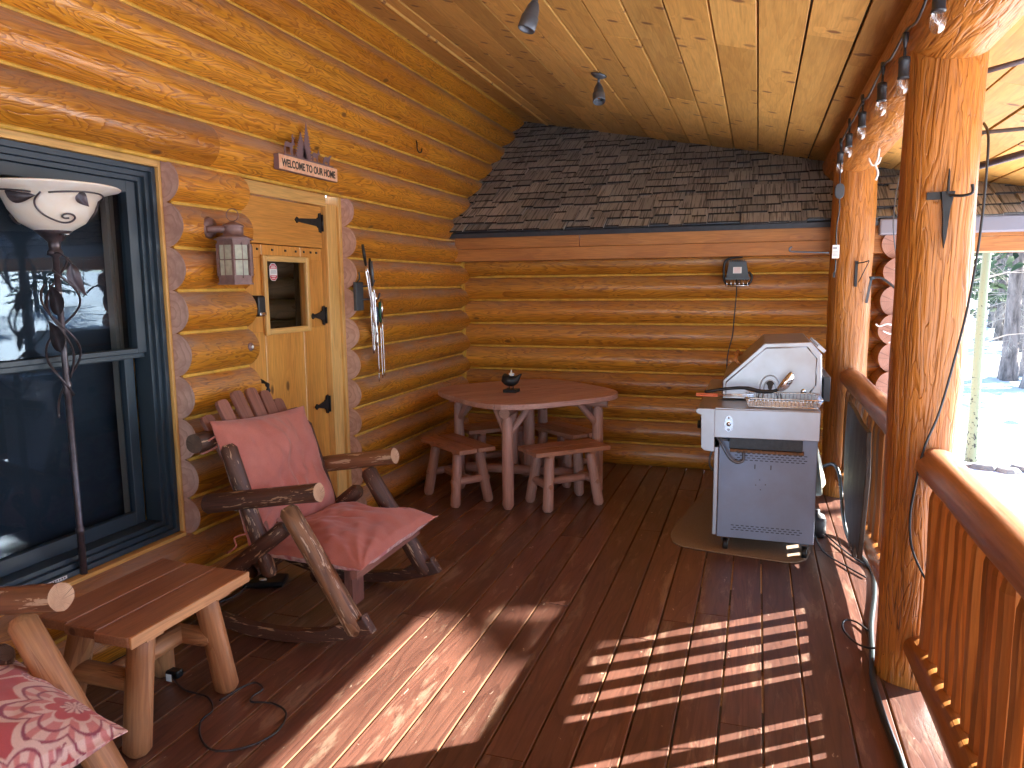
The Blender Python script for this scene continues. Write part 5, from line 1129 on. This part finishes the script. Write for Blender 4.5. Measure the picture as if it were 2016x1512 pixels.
def aspen(x,y,r,h,lean,label,seed):
    random.seed(seed)
    t=thing('aspen_tree',label,'tree',(x,y,gz(x,y)-.05),group='pale aspen saplings by the porch'); m_=MB()
    pts=[(lean*z+.02*math.sin(z*1.3+seed),.01*math.sin(z*2),z) for z in [i*.35 for i in range(int(h/.35)+1)]]
    m_.tube(pts,[r*(1.25-.25*min(1,i*.35/.6)) *(1-.5*i/len(pts)) for i in range(len(pts))],14,cap=False); m_.build('trunk',M['aspen'],t,world=False)
    b=MB()
    for k in range(9):
        z=random.uniform(1.2,h-.4); a=random.uniform(0,6.28); p=Vector((lean*z,0,z)); d_=Vector((math.cos(a),math.sin(a),random.uniform(-.1,.6))); L_=random.uniform(.3,.9); b.tube([p,p+d_*L_*.5+Vector((0,0,.03)),p+d_*L_],[.010,.006,.002],5,cap=False)
    b.build('branches',M['twig'],t,world=False)
aspen(2.22,8.92,.052,5,.018,'pale green aspen trunk rising just right of the nearest column',2)
aspen(2.05,9.6,.018,4,.01,'very thin aspen sapling beside the nearest column edge',5)
# dead twigs on the big pine
m_=MB(); random.seed(31)
def twig(p,d_,L_,lv):
    pts=[p]; q=Vector(p); dd=Vector(d_)
    for k in range(5): dd=(dd+Vector((random.uniform(-.3,.3),random.uniform(-.3,.3),random.uniform(-.35,.2)))).normalized(); q=q+dd*L_/5; pts.append(q.copy())
    m_.tube(pts,[.010*lv,.008*lv,.006*lv,.005*lv,.004*lv,.002*lv],4,cap=False)
    if lv>.5:
        for k in range(4): twig(pts[random.randint(1,4)],(dd+Vector((random.uniform(-1,1),random.uniform(-1,1),random.uniform(-.8,.4)))).normalized(),L_*.5,lv*.55)
for k in range(46):
    z=random.uniform(.8,4.2); a=random.uniform(0,6.28); twig(Vector((0,0,z)),(math.cos(a),math.sin(a),random.uniform(-.4,.1)),random.uniform(.5,1.3),1.0)
tw_=m_.build('dead_twigs',M['twig'],p1,world=False)
# rocks
rd=[(2.30,8.60,.11),(2.47,8.50,.09),(2.66,8.62,.12),(2.86,8.48,.09),(3.05,8.55,.10),(2.12,8.66,.08),(3.3,8.6,.12)]
lbl=['leftmost flat grey rock in the snow','second flat grey rock from the left in the snow','grey rock in the row lying in the snow']
for i,(x,y,r) in enumerate(rd):
    m_=MB(); random.seed(50+i); pr_=[]
    vs=[];fs=[];n=10
    for k,(q,z) in enumerate(((1,-.3),(1.02,.1),(.8,.42),(.3,.55))):
        for j_ in range(n):
            th=2*math.pi*j_/n; rr_=r*q*(1+.35*noise.noise(Vector((math.cos(th)*1.5+i*3,math.sin(th)*1.5,k)))); vs.append((x+rr_*1.3*math.cos(th),y+rr_*math.sin(th),gz(x,y)+r*z))
    for k in range(3):
        for j_ in range(n): q=(j_+1)%n; fs.append((k*n+j_,k*n+q,(k+1)*n+q,(k+1)*n+j_))
    fs.append(tuple(3*n+j_ for j_ in range(n))); m_.add(vs,fs); tag(m_.build('garden_rock',M['rock']),['leftmost of the larger flat grey rocks in the snow','second larger flat grey rock in the snow','third flat grey rock in the snow','fourth flat grey rock, near the right edge','fifth flat grey rock, by the right edge','small grey rock at the foot of the pale aspen','last grey rock of the row, beyond the right edge'][i],'rock',group='rocks edging the snowy yard')
